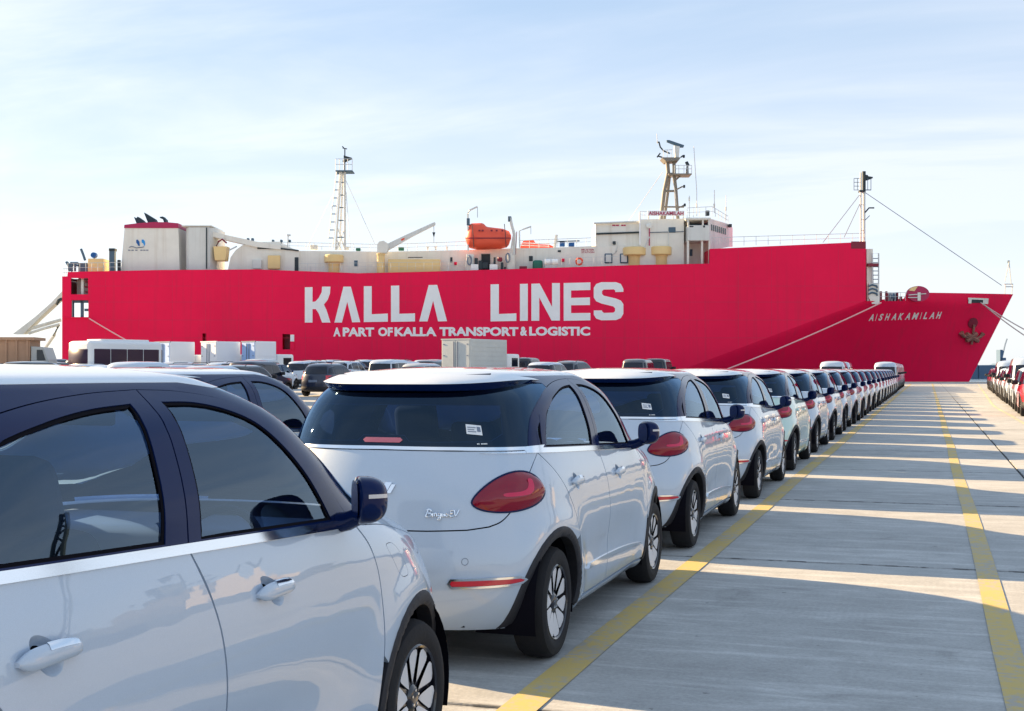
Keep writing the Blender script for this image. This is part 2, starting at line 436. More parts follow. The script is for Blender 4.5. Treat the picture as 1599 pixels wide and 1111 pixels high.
def patch(sh, outer, holes=(), sp=0.05, off=0.0, rim=0.02, dome=None, gap=0.003, mb=None, m=0, mirror='none', hole_gap=None, hfun=None, rim_m=None):
    """panel on the shell. dome: function(distance to edge)->extra height. mirror none/both/only"""
    mb = mb if mb is not None else MB()
    loops = [inset(outer, gap)] + [inset(h, -(gap if hole_gap is None else hole_gap)) for h in holes]
    if mirror == 'both':
        for L in loops:
            L[L[:, 0] < gap + 1e-3, 0] = 0; L[L[:, 0] > sh.P - gap - 1e-3, 0] = sh.P
            L[L[:, 1] > sh.V1 - gap - 3e-3, 1] = sh.V1
    loops = [densify(L, sp) for L in loops]
    mn = loops[0].min(0); mx = loops[0].max(0)
    gx = np.arange(mn[0] + sp / 2, mx[0], sp); gy = np.arange(mn[1] + sp / 2, mx[1], sp * 0.87)
    G = np.array([(x + (sp / 2 if j % 2 else 0), y) for j, y in enumerate(gy) for x in gx]) if len(gx) and len(gy) else np.zeros((0, 2))
    if len(G):
        k = in_poly(G, loops[0])
        for L in loops[1:]: k &= ~in_poly(G, L)
        G = G[k]
    if len(G):
        d = np.full(len(G), 1e9)
        for L in loops: d = np.minimum(d, seg_dist(G, L))
        G = G[d > sp * 0.45]
    pts = []; edges = []
    for L in loops:
        b = len(pts); pts += [Vector(p) for p in L]; edges += [(b + i, b + (i + 1) % len(L)) for i in range(len(L))]
    pts += [Vector(p) for p in G]
    r = delaunay_2d_cdt(pts, edges, [], 1, 1e-7, False)
    C = np.array([tuple(p) for p in r[0]]); T = np.array([t for t in r[2] if len(t) == 3])
    cen = C[T].mean(1); k = in_poly(cen, loops[0])
    for L in loops[1:]: k &= ~in_poly(cen, L)
    T = T[k]
    def h(Q):
        if hfun is not None: return hfun(Q)
        if dome is None: return np.full(len(Q), off)
        d = np.full(len(Q), 1e9)
        for L in loops: d = np.minimum(d, seg_dist(Q, L))
        d = np.where(in_poly(Q, loops[0]), d, 0)
        return off + np.array([dome(x) for x in d])
    A, V = C[:, 0], C[:, 1]
    N = sh.nrm(A, V); Pp = sh.pos(A, V) + N * h(C)[:, None]
    if dome is not None or hfun is not None:   # numeric normals of the domed surface
        e = 0.006
        def q(dx, dy):
            D = C + np.array([dx, dy]); return sh.pos(D[:, 0], D[:, 1]) + sh.nrm(D[:, 0], D[:, 1]) * h(D)[:, None]
        # distance is symmetric outside, so blend with one-sided steps near the rim
        N2 = np.cross(q(e, 0) - q(-e, 0), q(0, e) - q(0, -e)); N2 /= np.maximum(np.linalg.norm(N2, axis=1, keepdims=True), 1e-12); N = N2
    def emit(sx):
        v = Pp * np.array([sx, 1, 1]); n = N * np.array([sx, 1, 1])
        F = T if sx > 0 else T[:, ::-1]
        mb.add(v, F, [[tuple(n[i]) for i in t] for t in F], m)
        if rim:
            for L in loops:
                NL = sh.nrm(L[:, 0], L[:, 1]); HL = h(L) 
                a = (sh.pos(L[:, 0], L[:, 1]) + NL * HL[:, None]); b_ = a - NL * rim
                a = a * np.array([sx, 1, 1]); b_ = b_ * np.array([sx, 1, 1]); n_ = len(L)
                fs = []
                for i in range(n_):
                    j = (i + 1) % n_
                    if abs(a[i][0]) < 0.004 and abs(a[j][0]) < 0.004: continue
                    q_ = (i, n_ + i, n_ + j, j)
                    fs.append(q_ if sx > 0 else q_[::-1])
                mb.add(np.concatenate([a, b_]), fs, None, m if rim_m is None else rim_m)
    if mirror in ('none', 'both'): emit(1)
    if mirror in ('both', 'only'): emit(-1)
    return mb
# ---------------------------------------------------------------- the small two-tone hatchback
WB = 2.56; WZ = 0.302
def hatch_bumps(y, z):
    b = np.zeros_like(y)
    for y0 in (0.0, WB):
        r = np.hypot(y - y0, z - 0.31)
        b += 0.020 * np.exp(-((r - 0.43) / 0.11) ** 2) * (1 / (1 + np.exp(-(0.80 - z) / 0.04)))
    b -= 0.016 * np.exp(-((z - 0.50) / 0.13) ** 2) * np.exp(-((y - 1.28) / 0.62) ** 4)
    return b
HT = [  # V, z, rear y, front y, half width
    (0.00, .175, -.47, 3.16, .750), (.06, .205, -.53, 3.22, .790), (.15, .290, -.60, 3.29, .824), (.30, .440, -.648, 3.32, .842),
    (.45, .590, -.650, 3.315, .850), (.60, .740, -.618, 3.27, .850), (.72, .860, -.594, 3.18, .841), (.82, .955, -.575, 3.02, .826),
    (.90, 1.03, -.552, 2.76, .808), (.97, 1.095, -.530, 2.58, .789), (1.09, 1.205, -.487, 2.40, .762), (1.24, 1.34, -.425, 2.19, .712),
    (1.38, 1.455, -.345, 1.97, .643), (1.47, 1.515, -.265, 1.78, .575), (1.55, 1.552, -.165, 1.62, .522), (1.66, 1.576, -.02, 1.42, .415),
    (1.80, 1.590, .18, 1.22, .275), (2.07, 1.597, .45, .95, 0.0)]
def lin(a, b, z0=0.5, z1=1.2):
    return lambda z: a + (b - a) * min(max((z - z0) / (z1 - z0), 0), 1)
HS = Shell(HT, 1.30, lin(8.5, 6.5), lin(2.3, 2.6), lin(6.0, 5.0), lin(2.2, 2.4), 5.2, hatch_bumps)
def belt(y): return 1.125 - 0.045 * y
def arc(y0, r, a0, a1, n=16, z0=0.31):
    return [('s', y0 + r * math.cos(R(a0 + (a1 - a0) * k / n)), z0 + r * math.sin(R(a0 + (a1 - a0) * k / n))) for k in range(n + 1)]
def scurve(pts, n=6): return [('s', p[0], p[1]) for p in smooth_pts(pts, n)]
def wheel(parent, name, x, y, z, side, r=0.302, petals=True, rimr=0.207, wd=0.185):
    """tyre with rim and spokes; side=+1 outer face to +x"""
    t = MB(); w = wd / 2
    prof = [(rimr - .004, w - .012), (rimr + .012, w - .002), (r - .05, w + .004), (r - .018, w - .006), (r - .004, w - .028), (r, w - .05), (r, -w + .05), (r - .004, -w + .028), (r - .02, -w + .006), (rimr, -w + .01)]
    t.lathe([(a, b * side) for a, b in prof], 'x', 48)
    if petals:
        for gy in (-.03, .03):
            pass
    o = make_obj(name, t, 'rubber', parent, 40, (x, y, z))
    k = MB()
    k.lathe([(a, b * side) for a, b in [(rimr + .002, w - .010), (rimr - .006, w - .004), (rimr - .014, w - .010), (rimr - .018, w - .035), (rimr - .02, w - .10), (.05, w - .10), (.05, -w + .01), (rimr, -w + .01)]], 'x', 40)
    # ten black ribs meeting at a hub
    if petals:
        k.lathe([(a, b * side) for a, b in [(.056, w - .06), (.052, w - .028), (.040, w - .018), (.022, w - .014), (0.0005, w - .013)]], 'x', 20)
        for i in range(10):
            a = 2 * PI * i / 10 + .1
            wide = .5 if i % 2 else 1.0
            ca, sa = math.cos(a), math.sin(a); ta, tb = -sa, ca
            q = []
            for rr, hw, xx in ((.035, .012, w - .030), (.11, .009 * (0.7 + wide * .6), w - .032), (rimr - .012, .009 * (0.6 + wide), w - .026)):
                for sgn in (-1, 1):
                    for dx in (0, -.03):
                        q.append(((xx + dx) * side, rr * ca + sgn * hw * ta, rr * sa + sgn * hw * tb))
            f = []
            for j in range(2):
                b = j * 4
                f += [(b, b + 2, b + 6, b + 4), (b, b + 4, b + 5, b + 1), (b + 2, b + 3, b + 7, b + 6)]
            k.add(q, f)
    make_obj('rim', k, 'rim_black' if petals else 'rim_silver', o, 35)
    if petals:
        for i in range(10):
            p = MB()
            a = 2 * PI * (i + .5) / 10 + .1
            n0, n1 = (.055, .245) if i % 2 else (.065, .262)
            pts = []
            for rr, ha in ((.062, .10), (.085, .19), (.13, .245), (.168, .262), (rimr - .024, .225), (rimr - .016, .12)):
                ha = ha * 1.02
                pts.append((rr, ha))
            L = [(rr * math.cos(a + ha), rr * math.sin(a + ha), rr) for rr, ha in pts]
            Rr = [(rr * math.cos(a - ha), rr * math.sin(a - ha), rr) for rr, ha in pts]
            v = []
            for (y1, z1, rr) in L: v.append(((w - .022 + .07 * max(0, rr - .06)) * side, y1, z1))
            for (y1, z1, rr) in Rr: v.append(((w - .027 + .07 * max(0, rr - .06)) * side, y1, z1))
            n_ = len(pts)
            f = [(j, j + 1, n_ + j + 1, n_ + j) for j in range(n_ - 1)]
            p.add(v, f)
            make_obj('rim_blade', p, 'rim_silver', o, 20)
        for i in range(5):
            c = MB()
            a = 2 * PI * i / 5 + .3
            c.tube([((w - .017) * side, .03 * math.cos(a), .03 * math.sin(a)), ((w - .012) * side, .03 * math.cos(a), .03 * math.sin(a))], .006, 6)
            make_obj('wheel_nut', c, 'chrome', o)
    return o
SCRIPT = [  # handwriting strokes, unit height about 1
    [(.05, .0), (.22, .5), (.35, 1.0)], [(.18, .92), (.38, 1.06), (.62, 1.0), (.6, .75), (.32, .56), (.6, .5), (.62, .2), (.35, .02), (.08, .06)],
    [(.78, .50), (.76, .14), (.86, .10)], [(.82, .74), (.84, .78)], [(.96, .50), (.98, .10)], [(.98, .32), (1.10, .52), (1.20, .42), (1.22, .12), (1.32, .12)],
    [(1.62, .48), (1.4, .42), (1.42, .12), (1.6, .2), (1.66, .5), (1.6, -.2), (1.45, -.4), (1.35, -.2), (1.7, .1)],
    [(1.78, .5), (1.78, .12), (1.92, .12), (2.02, .5), (2.02, .12), (2.12, .15)],
    [(2.3, .48), (2.15, .35), (2.22, .1), (2.4, .15), (2.42, .4), (2.3, .48)],
    [(3.0, .95), (2.72, .9), (2.66, .62), (2.92, .55)], [(2.9, .55), (2.62, .42), (2.66, .08), (3.0, .12)],
    [(3.08, .98), (3.18, .1), (3.62, 1.05)]]
def build_hatch():
    root = empty('hatchback_car')
    S = HS
    # curves shared by neighbouring panels
    d_rear = scurve([(-.07, belt(-.07)), (.06, 1.03), (.19, .91), (.30, .76), (.345, .63)]) + [('s', .40, .46), ('s', .42, .36), ('s', .42, .245)]
    d_mid = scurve([(1.03, belt(1.03)), (1.085, .94), (1.12, .80), (1.135, .60), (1.13, .40), (1.12, .245)])
    d_front = scurve([(2.07, belt(2.07)), (2.14, .95), (2.18, .84), (2.185, .70), (2.165, .52)]) + [('s', 2.135, .36), ('s', 2.13, .245)]
    bl = lambda a, b, n=8, dz=0: [('s', a + (b - a) * k / n, belt(a + (b - a) * k / n) + dz) for k in range(n + 1)]
    # ---- body: rear quarters and bumper in one
    RA = .388
    tg = [('r', .735, 1.142), ('r', .728, 1.0), ('r', .70, .86), ('r', .655, .79), ('r', .60, .762), ('r', .50, .748), ('r', .30, .742), ('r', 0.0, .741)]
    tgc = [('c', *p) for p in smooth_pts(S.pts(tg[1:5]), 5)]
    tgl = [tg[0]] + tgc + tg[5:]
    arch_r = arc(0, RA, 178, 26, 26)
    pl = tgl[::-1] + [('s', -.20, belt(-.2))] + d_rear[:-3] + [x for x in arch_r[::-1] if x[1] > .345 or True]
    # polygon: tailgate edge (centre->belt), belt to door, door rear edge to the arch, arch backwards, lower edge back to the centre
    arch_pts = [p for p in arc(0, RA, 50, 184, 24)]
    lower = [('s', -.40, .222), ('r', .70, .218), ('r', .5, .215), ('r', 0.0, .215)]
    body = patch(S, S.pts(tgl[::-1] + [('s', -.30, belt(-.3) + .004)] + d_rear[:-3] + arch_pts + lower), sp=.045, mirror='both')
    make_obj('rear_body', body, 'white', root)
    # ---- tailgate
    tgt = [('r', 0, 1.155), ('r', .4, 1.152), ('r', .735, 1.142)] + tgl[1:]
    make_obj('tailgate', patch(S, S.pts(tgt), sp=.045, gap=.004, mirror='both'), 'white', root)
    # ---- doors
    door_r_poly = bl(1.03, -.07) + d_rear[1:] + [('s', .8, .245)] + d_mid[::-1][:-1]
    door_f_poly = bl(2.07, 1.03) + d_mid[1:] + [('s', 1.6, .245)] + d_front[::-1][:-1]
    def handle_cup(y, z):
        c = S.side(y, z); return [(c[0] + .050 * math.cos(t), c[1] + .054 * math.sin(t)) for t in np.linspace(0, 2 * PI, 20, endpoint=False)]
    cups = {'rear_door': (.40, .935), 'front_door': (1.42, .912)}
    doors = {}
    for nm, poly in (('rear_door', door_r_poly), ('front_door', door_f_poly)):
        cy, cz = cups[nm]
        for sd in (1, -1):
            mm = 'none' if sd > 0 else 'only'
            db = patch(S, S.pts(poly), [handle_cup(cy, cz)], sp=.045, mirror=mm, hole_gap=0, gap=.0042, rim=.02)
            patch(S, handle_cup(cy, cz), sp=.012, gap=0, rim=0, dome=lambda x: -.030 * (1 - (1 - min(x / .050, 1)) ** 2) ** .8, mb=db, mirror=mm)
            o = make_obj(nm, db, 'white', root); doors[(nm, sd)] = o
            # handle: a bar over the cup
            c = S.side(cy, cz); hb = MB()
            K = 14; ringn = 10; rings = []
            for k in range(K + 1):
                t = k / K; yy = cy - .105 + .21 * t
                a = S.side(yy, cz + .004 * math.sin(PI * t))
                p = S.pos(a[0], a[1]); n = S.nrm(a[0], a[1])
                e = max(0.0, 1 - abs(2 * t - 1) ** 4) ** .5
                lift = .012 + .020 * e; hh = .006 + .019 * e * (1.12 - .35 * t); th = .009
                cc = p + n * (lift - .008)
                up = np.array([0, 0, 1.0]); up = up - n * (up @ n); up /= np.linalg.norm(up)
                rings.append([cc + up * hh * math.cos(q) + n * th * math.sin(q) for q in np.linspace(0, 2 * PI, ringn, endpoint=False)])
            v = [r * np.array([sd, 1, 1]) for rg in rings for r in rg]
            f = [(i * ringn + j, i * ringn + (j + 1) % ringn, (i + 1) * ringn + (j + 1) % ringn, (i + 1) * ringn + j) for i in range(K) for j in range(ringn)]
            f += [tuple(range(ringn)), tuple(K * ringn + j for j in range(ringn))]
            hb.add(v, f)
            make_obj('handle', hb, 'white', o, 60)
            hc = MB()
            v = []
            for k in range(9):
                t = .38 + .50 * k / 8; i = int(t * K); fr = t * K - i
                for q in (2, 1, 0):
                    a = rings[i][q] * (1 - fr) + rings[min(i + 1, K)][q] * fr
                    cen_ = sum(rings[i]) / ringn
                    v.append((a + (a - cen_) * .12) * np.array([sd, 1, 1]))
            f = [(k * 3 + j, (k + 1) * 3 + j, (k + 1) * 3 + j + 1, k * 3 + j + 1) for k in range(8) for j in range(2)]
            hc.add(v, f); make_obj('handle_trim', hc, 'chrome', o, 60)
            # window frame of the door (black) with glass
            if nm == 'rear_door':
                arch_o = scurve([(-.145, belt(-.145)), (-.10, 1.22), (-.01, 1.315), (.15, 1.392), (.36, 1.452), (.60, 1.492), (.86, 1.515), (1.105, 1.523)])
                fr = arch_o + scurve([(1.105, 1.523), (1.085, 1.36), (1.055, 1.2), (1.03, belt(1.03) + .02)], 3)[1:] + bl(1.03, -.07, 6, .02)[1:]
                ri = scurve([(.05, belt(.05) + .030), (.11, 1.24), (.22, 1.335), (.40, 1.405), (.62, 1.450), (.82, 1.475), (1.015, 1.485)])
                gl_ = ri + scurve([(1.015, 1.485), (.985, 1.34), (.955, 1.2), (.925, belt(.925) + .030)], 3)[1:] + bl(.925, .05, 6, .030)[1:-1]
                q_ = scurve([(-.095, belt(-.095) + .034), (-.045, 1.225), (.03, 1.29), (.105, 1.33)], 4)
                qg = q_ + scurve([(.105, 1.325), (.045, 1.24), (.01, belt(0) + .034)], 3)[1:]
                holes = [S.pts(gl_), S.pts(qg)]; glasses = [(gl_, 'window'), (qg, 'quarter_window')]
            else:
                arch_o = scurve([(1.105, 1.523), (1.30, 1.515), (1.48, 1.490), (1.64, 1.440), (1.78, 1.35), (1.90, 1.235), (1.99, 1.125), (2.045, belt(2.045) + .02)])
                fr = arch_o + bl(2.045, 1.03, 8, .02)[1:] + scurve([(1.105, 1.523), (1.085, 1.36), (1.055, 1.2), (1.03, belt(1.03) + .02)], 3)[::-1][1:-1]
                gl_ = scurve([(1.165, 1.487), (1.32, 1.482), (1.46, 1.458), (1.59, 1.412), (1.70, 1.335), (1.79, 1.24), (1.86, 1.14), (1.895, belt(1.895) + .030)]) + bl(1.895, 1.095, 6, .030)[1:] + scurve([(1.165, 1.487), (1.145, 1.34), (1.12, 1.2), (1.095, belt(1.095) + .030)], 3)[::-1][1:-1]
                holes = [S.pts(gl_)]; glasses = [(gl_, 'window')]
            # outer frame panel reaches 12 mm below the belt trim
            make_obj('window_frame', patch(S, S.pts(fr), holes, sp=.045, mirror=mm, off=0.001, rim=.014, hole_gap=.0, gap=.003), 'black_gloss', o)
            for gpoly, gname in glasses:
                make_obj(gname, patch(S, S.pts(gpoly), sp=.03, mirror=mm, off=-.008, rim=0, gap=-.006), 'glass', o)
                gp = S.pts(gpoly)
                seal = patch(S, gp, [inset(gp, .011)], sp=.03, mirror=mm, off=-.003, rim=.004, gap=0, hole_gap=0)
                make_obj('window_seal', seal, 'seam', o)
    # lower strip on the doors
    strip = S.pts(scurve([(.62, .392), (1.1, .385), (1.6, .372), (2.02, .350)], 4) + scurve([(2.02, .372), (1.6, .400), (1.1, .415), (.66, .420)], 4))
    dm = None
    for sd in (1, -1):
        make_obj('door_strip', patch(S, strip, sp=.03, off=.009, mirror='none' if sd > 0 else 'only', gap=0, rim=.01), 'chrome', root)
    # ---- front fender, bonnet, front bumper
    fa = arc(WB, RA, 176, 12, 26)
    hood_edge = [('s', 2.07, 1.032 + .0)] + [('s', 2.35, 1.0), ('s', 2.62, .94), ('f', .66, .875), ('f', .60, .83)]
    hood_edge = [('c', *p) for p in smooth_pts(S.pts(hood_edge), 5)]
    front_cut = [('f', .60, .83), ('f', .68, .70), ('s', 3.0, .62), ('s', 2.93, .52)]
    fend = hood_edge + front_cut[1:-1] + [p for p in arc(WB, RA, 30, 150, 20)] + d_front[::-1][3:]
    flap_c = S.side(2.39, .868)
    flap = [(flap_c[0] + .055 * np.sign(math.cos(t)) * abs(math.cos(t)) ** .6, flap_c[1] + .072 * np.sign(math.sin(t)) * abs(math.sin(t)) ** .6) for t in np.linspace(0, 2 * PI, 28, endpoint=False)]
    for sd in (1, -1):
        mm = 'none' if sd > 0 else 'only'
        o = make_obj('front_fender', patch(S, S.pts(fend), [flap] if sd > 0 else [], sp=.045, mirror=mm, hole_gap=.0008), 'white', root)
        if sd > 0: make_obj('charging_flap', patch(S, flap, sp=.03, mirror=mm, gap=.0015), 'white', o)
    hood = [('f', 0, 1.045), ('f', .45, 1.043), ('f', .66, 1.038)] + hood_edge[2:] + [('f', .3, .79), ('f', 0, .785)]
    make_obj('bonnet', patch(S, S.pts(hood), sp=.05, mirror='both'), 'white', root)
    fb = [('f', 0, .785), ('f', .3, .79)] + front_cut + [p for p in arc(WB, RA, 28, -4, 6)] + [('s', 2.98, .235), ('f', .6, .225), ('f', 0, .225)]
    make_obj('front_bumper', patch(S, S.pts(fb), sp=.05, mirror='both'), 'white', root)
    for sd in (1, -1):
        hl = S.front(.55, .72); pe = [(hl[0] + .14 * math.cos(t), hl[1] + .085 * math.sin(t)) for t in np.linspace(0, 2 * PI, 20, endpoint=False)]
        make_obj('headlight', patch(S, pe, sp=.03, mirror='none' if sd > 0 else 'only', dome=lambda x: .015 * min(1, x / .05) ** .6, gap=0), 'headlamp', root)
    gr = [('f', 0, .52), ('f', .5, .50), ('f', .42, .36), ('f', 0, .34)]
    make_obj('grille', patch(S, S.pts(gr), sp=.05, mirror='both', off=.004), 'black_plastic', root)
    # ---- sills
    for sd in (1, -1):
        sl = [('s', .43, .238), ('s', 1.2, .238), ('s', 2.12, .238), ('s', 2.12, .185), ('s', .43, .185)]
        make_obj('sill', patch(S, S.pts(sl), sp=.05, off=.004, mirror='none' if sd > 0 else 'only', rim=.05), 'white', root)
    # ---- arch cladding
    for y0 in (0, WB):
        for sd in (1, -1):
            ao, ai = (-8, 188) if y0 == 0 else (-8, 188)
            # taller at the front lower corner where it meets the sill
            outer = arc(y0, .408, -14, 194, 30); inner = arc(y0, .352, -12, 192, 30)
            fl = lambda x: .011 * min(1, x / .012) ** .5
            make_obj('arch_trim', patch(S, S.pts(outer + inner[::-1]), sp=.02, gap=0, dome=fl, rim=.06, mirror='none' if sd > 0 else 'only'), 'black_plastic', root)
    # ---- wheel wells and floor
    un = MB()
    for y0 in (0, WB):
        for sd in (1, -1):
            a = [(0.372, .80), (.372, .50)]
            n = 20; v = []
            for k in range(n + 1):
                t = R(-20 + 220 * k / n)
                for rr, xx in ((.375, .815), (.375, .48)):
                    v.append((sd * xx, y0 + rr * math.cos(t), .31 + rr * math.sin(t)))
            un.add(v, [(2 * k, 2 * k + 1, 2 * k + 3, 2 * k + 2) for k in range(n)])
            un.box(min(sd * .44, sd * .48), max(sd * .44, sd * .48), y0 - .40, y0 + .40, .22, .70)
    un.box(-.62, .62, .38, WB - .38, .17, .30); un.box(-.47, .47, -.50, .38, .235, .34); un.box(-.47, .47, WB - .38, 3.1, .19, .40)
    un.box(-.76, .76, .44, 2.1, .20, .245)
    make_obj('underbody', un, 'seam', root)
    # ---- dark liner behind the panel gaps
    ln = S.pts([('r', 0, 1.12), ('r', .7, 1.10), ('s', .0, 1.08), ('s', 2.0, .99), ('f', .6, .86), ('f', 0, .86), ('f', 0, .24), ('s', 3.0, .25)] + arc(WB, .40, -6, 186, 16) + [('s', 2.1, .20), ('s', .43, .20)] + arc(0, .40, -6, 186, 16) + [('s', -.45, .24), ('r', 0, .23)])
    make_obj('inner_shell', patch(S, ln, sp=.12, off=-.022, rim=0, mirror='both'), 'seam', root)
    # ---- roof side rails and rear pillars (gloss black)
    roof_z = 1.543
    archl = scurve([(-.145, belt(-.145)), (-.10, 1.22), (-.01, 1.315), (.15, 1.392), (.36, 1.452), (.60, 1.492), (.86, 1.515), (1.105, 1.523)])[1:-1] + scurve([(1.105, 1.523), (1.30, 1.515), (1.48, 1.490), (1.64, 1.440), (1.78, 1.35), (1.90, 1.235), (1.99, 1.125), (2.045, belt(2.045) + .02)])
    ws_edge = [('s', 2.16, 1.045), ('s', 2.10, 1.15), ('s', 1.98, 1.28), ('s', 1.82, 1.40), ('s', 1.62, 1.495), ('s', 1.52, 1.522)]
    ws_c = [('c', *p) for p in smooth_pts(S.pts(ws_edge), 4)]
    rg_edge = [('r', .62, 1.500), ('r', .668, 1.42), ('r', .705, 1.28), ('r', .735, 1.165)]
    rg_c = [('c', *p) for p in smooth_pts(S.pts(rg_edge), 4)]
    pill = [('s', -.145, belt(-.145) + .004)] + archl + ws_c + [('s', 1.35, 1.541), ('s', 1.0, roof_z), ('s', .3, roof_z), ('s', .0, roof_z - .003), ('s', -.12, 1.532)] + rg_c + [('r', .735, 1.145), ('s', -.35, belt(-.3) + .004)]
    for sd in (1, -1):
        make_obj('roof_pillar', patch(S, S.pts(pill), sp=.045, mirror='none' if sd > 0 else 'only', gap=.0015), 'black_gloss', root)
    # ---- roof
    rz = [('s', -.12, 1.532), ('s', .0, roof_z - .003), ('s', .3, roof_z), ('s', 1.0, roof_z), ('s', 1.35, 1.541), ('s', 1.52, 1.522), ('f', .4, 1.527), ('f', 0, 1.527), ('c', S.P, S.V1 - .001), ('c', 0, S.V1 - .001), ('r', 0, 1.52), ('r', .3, 1.52), ('r', .56, 1.52)]
    make_obj('roof', patch(S, S.pts(rz), sp=.05, mirror='both', gap=.001), 'roof_sunlit', root)
    # ---- windscreen and rear glass
    wsp = [('f', 0, 1.055), ('f', .5, 1.053), ('f', .70, 1.048)] + ws_c + [('f', .4, 1.525), ('f', 0, 1.525)]
    wsb = S.pts(wsp)
    hole = S.pts([('f', 0, 1.10), ('f', .5, 1.10), ('f', .66, 1.11), ('s', 2.02, 1.16), ('s', 1.90, 1.29), ('s', 1.74, 1.40), ('s', 1.58, 1.475), ('f', .35, 1.49), ('f', 0, 1.49)])
    w_ = make_obj('windscreen', patch(S, wsb, sp=.07, mirror='both', gap=.002, off=-.002), 'glass', root)
    make_obj('windscreen_band', patch(S, wsb, [hole], sp=.06, mirror='both', gap=.004, off=-.0055, rim=0), 'seam', w_)
    rgp = [('r', 0, 1.172), ('r', .4, 1.169), ('r', .735, 1.159)] + rg_c[::-1] + [('r', .3, 1.500), ('r', 0, 1.500)]
    rgb = S.pts(rgp)
    g_ = make_obj('rear_window', patch(S, rgb, sp=.05, mirror='both', gap=.003, off=-.001), 'glass_dark', root)
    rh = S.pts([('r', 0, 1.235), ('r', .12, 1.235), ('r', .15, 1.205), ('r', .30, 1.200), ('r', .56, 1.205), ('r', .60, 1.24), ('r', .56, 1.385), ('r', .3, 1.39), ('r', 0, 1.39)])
    make_obj('glass_band_shade', patch(S, rgb, [rh], sp=.05, mirror='both', gap=.004, off=-.005, rim=0), 'black_gloss', g_)  # black glass border, top part deepened to paint in the spoiler's shade
    rl = patch(S, inset(rh, -.006), [rh], sp=.04, mirror='both', gap=0, hole_gap=0, off=-.0042, rim=0)
    make_obj('defroster_edge', rl, 'ink', g_)
    hs = S.pts([('r', 0, 1.192), ('r', .10, 1.192), ('r', .115, 1.205), ('r', .10, 1.218), ('r', 0, 1.218)])
    make_obj('stop_lamp', patch(S, hs, sp=.02, mirror='both', off=.0015, rim=0, gap=0), 'stop_lamp', g_)
    # paper label and small print
    lc = S.rear(.475, 1.262)
    lab = MB()
    def on(A, V, off): return S.pos(A, V) + S.nrm(A, V) * off
    def flat_quad(mb, A0, A1, V0, V1, off, m=0, tilt=0.0):
        q = [(A0, V0 - tilt), (A1, V0 + tilt * 0), (A1, V1), (A0, V1 - tilt)]
        mb.add([on(a, v, off) for a, v in [(A0, V0), (A1, V0 - tilt), (A1, V1 - tilt), (A0, V1)]], [(0, 1, 2, 3)], m=m)
    flat_quad(lab, lc[0] - .06, lc[0] + .055, lc[1] - .026, lc[1] + .030, .0030, 0, .010)
    for k in range(3): flat_quad(lab, lc[0] - .05, lc[0] + .012 - .012 * (k % 2), lc[1] + .010 - .012 * k, lc[1] + .015 - .012 * k, .0036, 1, .004)
    flat_quad(lab, lc[0] + .020, lc[0] + .046, lc[1] - .014, lc[1] + .014, .0036, 1, .003)
    make_obj('paper_label', lab, ['paper', 'ink'], g_)
    sp_ = MB(); c0 = S.rear(.50, 1.186)
    for k in range(8):
        if k == 2: continue
        flat_quad(sp_, c0[0] + k * .0095, c0[0] + k * .0095 + .007, c0[1] - .004, c0[1] + .003, .003)
    make_obj('glass_print', sp_, 'paper', g_)
    # ---- belt trim all round from the mirror to the tailgate
    for sd in (1, -1):
        tp = bl(2.02, -.17, 14, .024); bt = bl(-.17, 2.02, 14, -.004)
        tr = S.pts(tp + bt)
        make_obj('belt_trim', patch(S, tr, sp=.03, gap=0, rim=.008, off=.006, mirror='none' if sd > 0 else 'only'), 'chrome', root)
        tq = S.pts([('s', -.175, belt(-.17) + .024), ('s', -.4, 1.160), ('r', .742, 1.164), ('r', .742, 1.140), ('s', -.4, 1.137), ('s', -.175, belt(-.17) - .004)])
        make_obj('quarter_trim', patch(S, tq, sp=.03, gap=.001, rim=.008, off=.006, mirror='none' if sd > 0 else 'only'), 'chrome', root)
    tt = S.pts([('r', 0, 1.156), ('r', .4, 1.153), ('r', .730, 1.142), ('r', .730, 1.160), ('r', .4, 1.170), ('r', 0, 1.173)])
    make_obj('tailgate_trim', patch(S, tt, sp=.03, gap=0, rim=.006, off=.005, mirror='both'), 'chrome', root)
    # ---- tail lights
    tA0 = S.rear(.515, .88)[0]; tA1 = S.side(-.12, .96)[0]; tV = S.vz(.945); tlc = []
    for t in np.linspace(0, 2 * PI, 44, endpoint=False):
        u = (1 - math.cos(t)) / 2; h = math.sin(t)
        wv = .178 * (u ** .24) if h > 0 else .128 * (u ** .06)
        cz = -.060 + .050 * u
        tlc.append((tA0 + (tA1 - tA0) * u, tV + cz + (abs(h) ** .9) * (wv * .80 if h > 0 else -wv * .62)))
    tlc = np.array(tlc)
    for sd in (1, -1):
        mm = 'none' if sd > 0 else 'only'
        b = make_obj('tail_light', patch(S, tlc, sp=.022, gap=0, rim=.02, dome=lambda x: .034 * (1 - (1 - min(x / .085, 1)) ** 2) ** .7 + .002, mirror=mm), 'lens', root)
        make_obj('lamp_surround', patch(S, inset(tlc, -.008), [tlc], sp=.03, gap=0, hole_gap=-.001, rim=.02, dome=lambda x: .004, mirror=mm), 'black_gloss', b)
        L_ = tA1 - tA0
        gd = [(tA0 + L_ * u, tV + v) for u, v in ((.34, -.022), (.52, -.018), (.62, -.006), (.67, .02), (.69, .045), (.75, .045), (.745, .01), (.70, -.022), (.60, -.038), (.35, -.040))]
        gdc = np.array(smooth_pts(gd, 3, True))
        make_obj('light_guide', patch(S, gdc, sp=.02, gap=0, rim=0, off=.0372, mirror=mm), 'lens_inner', b)
        rf = S.pts([('r', .43, .452), ('r', .60, .453), ('r', .70, .456), ('r', .745, .463), ('r', .765, .482), ('r', .742, .503), ('r', .60, .505), ('r', .43, .503), ('r', .415, .478)])
        rf = np.array(rf)
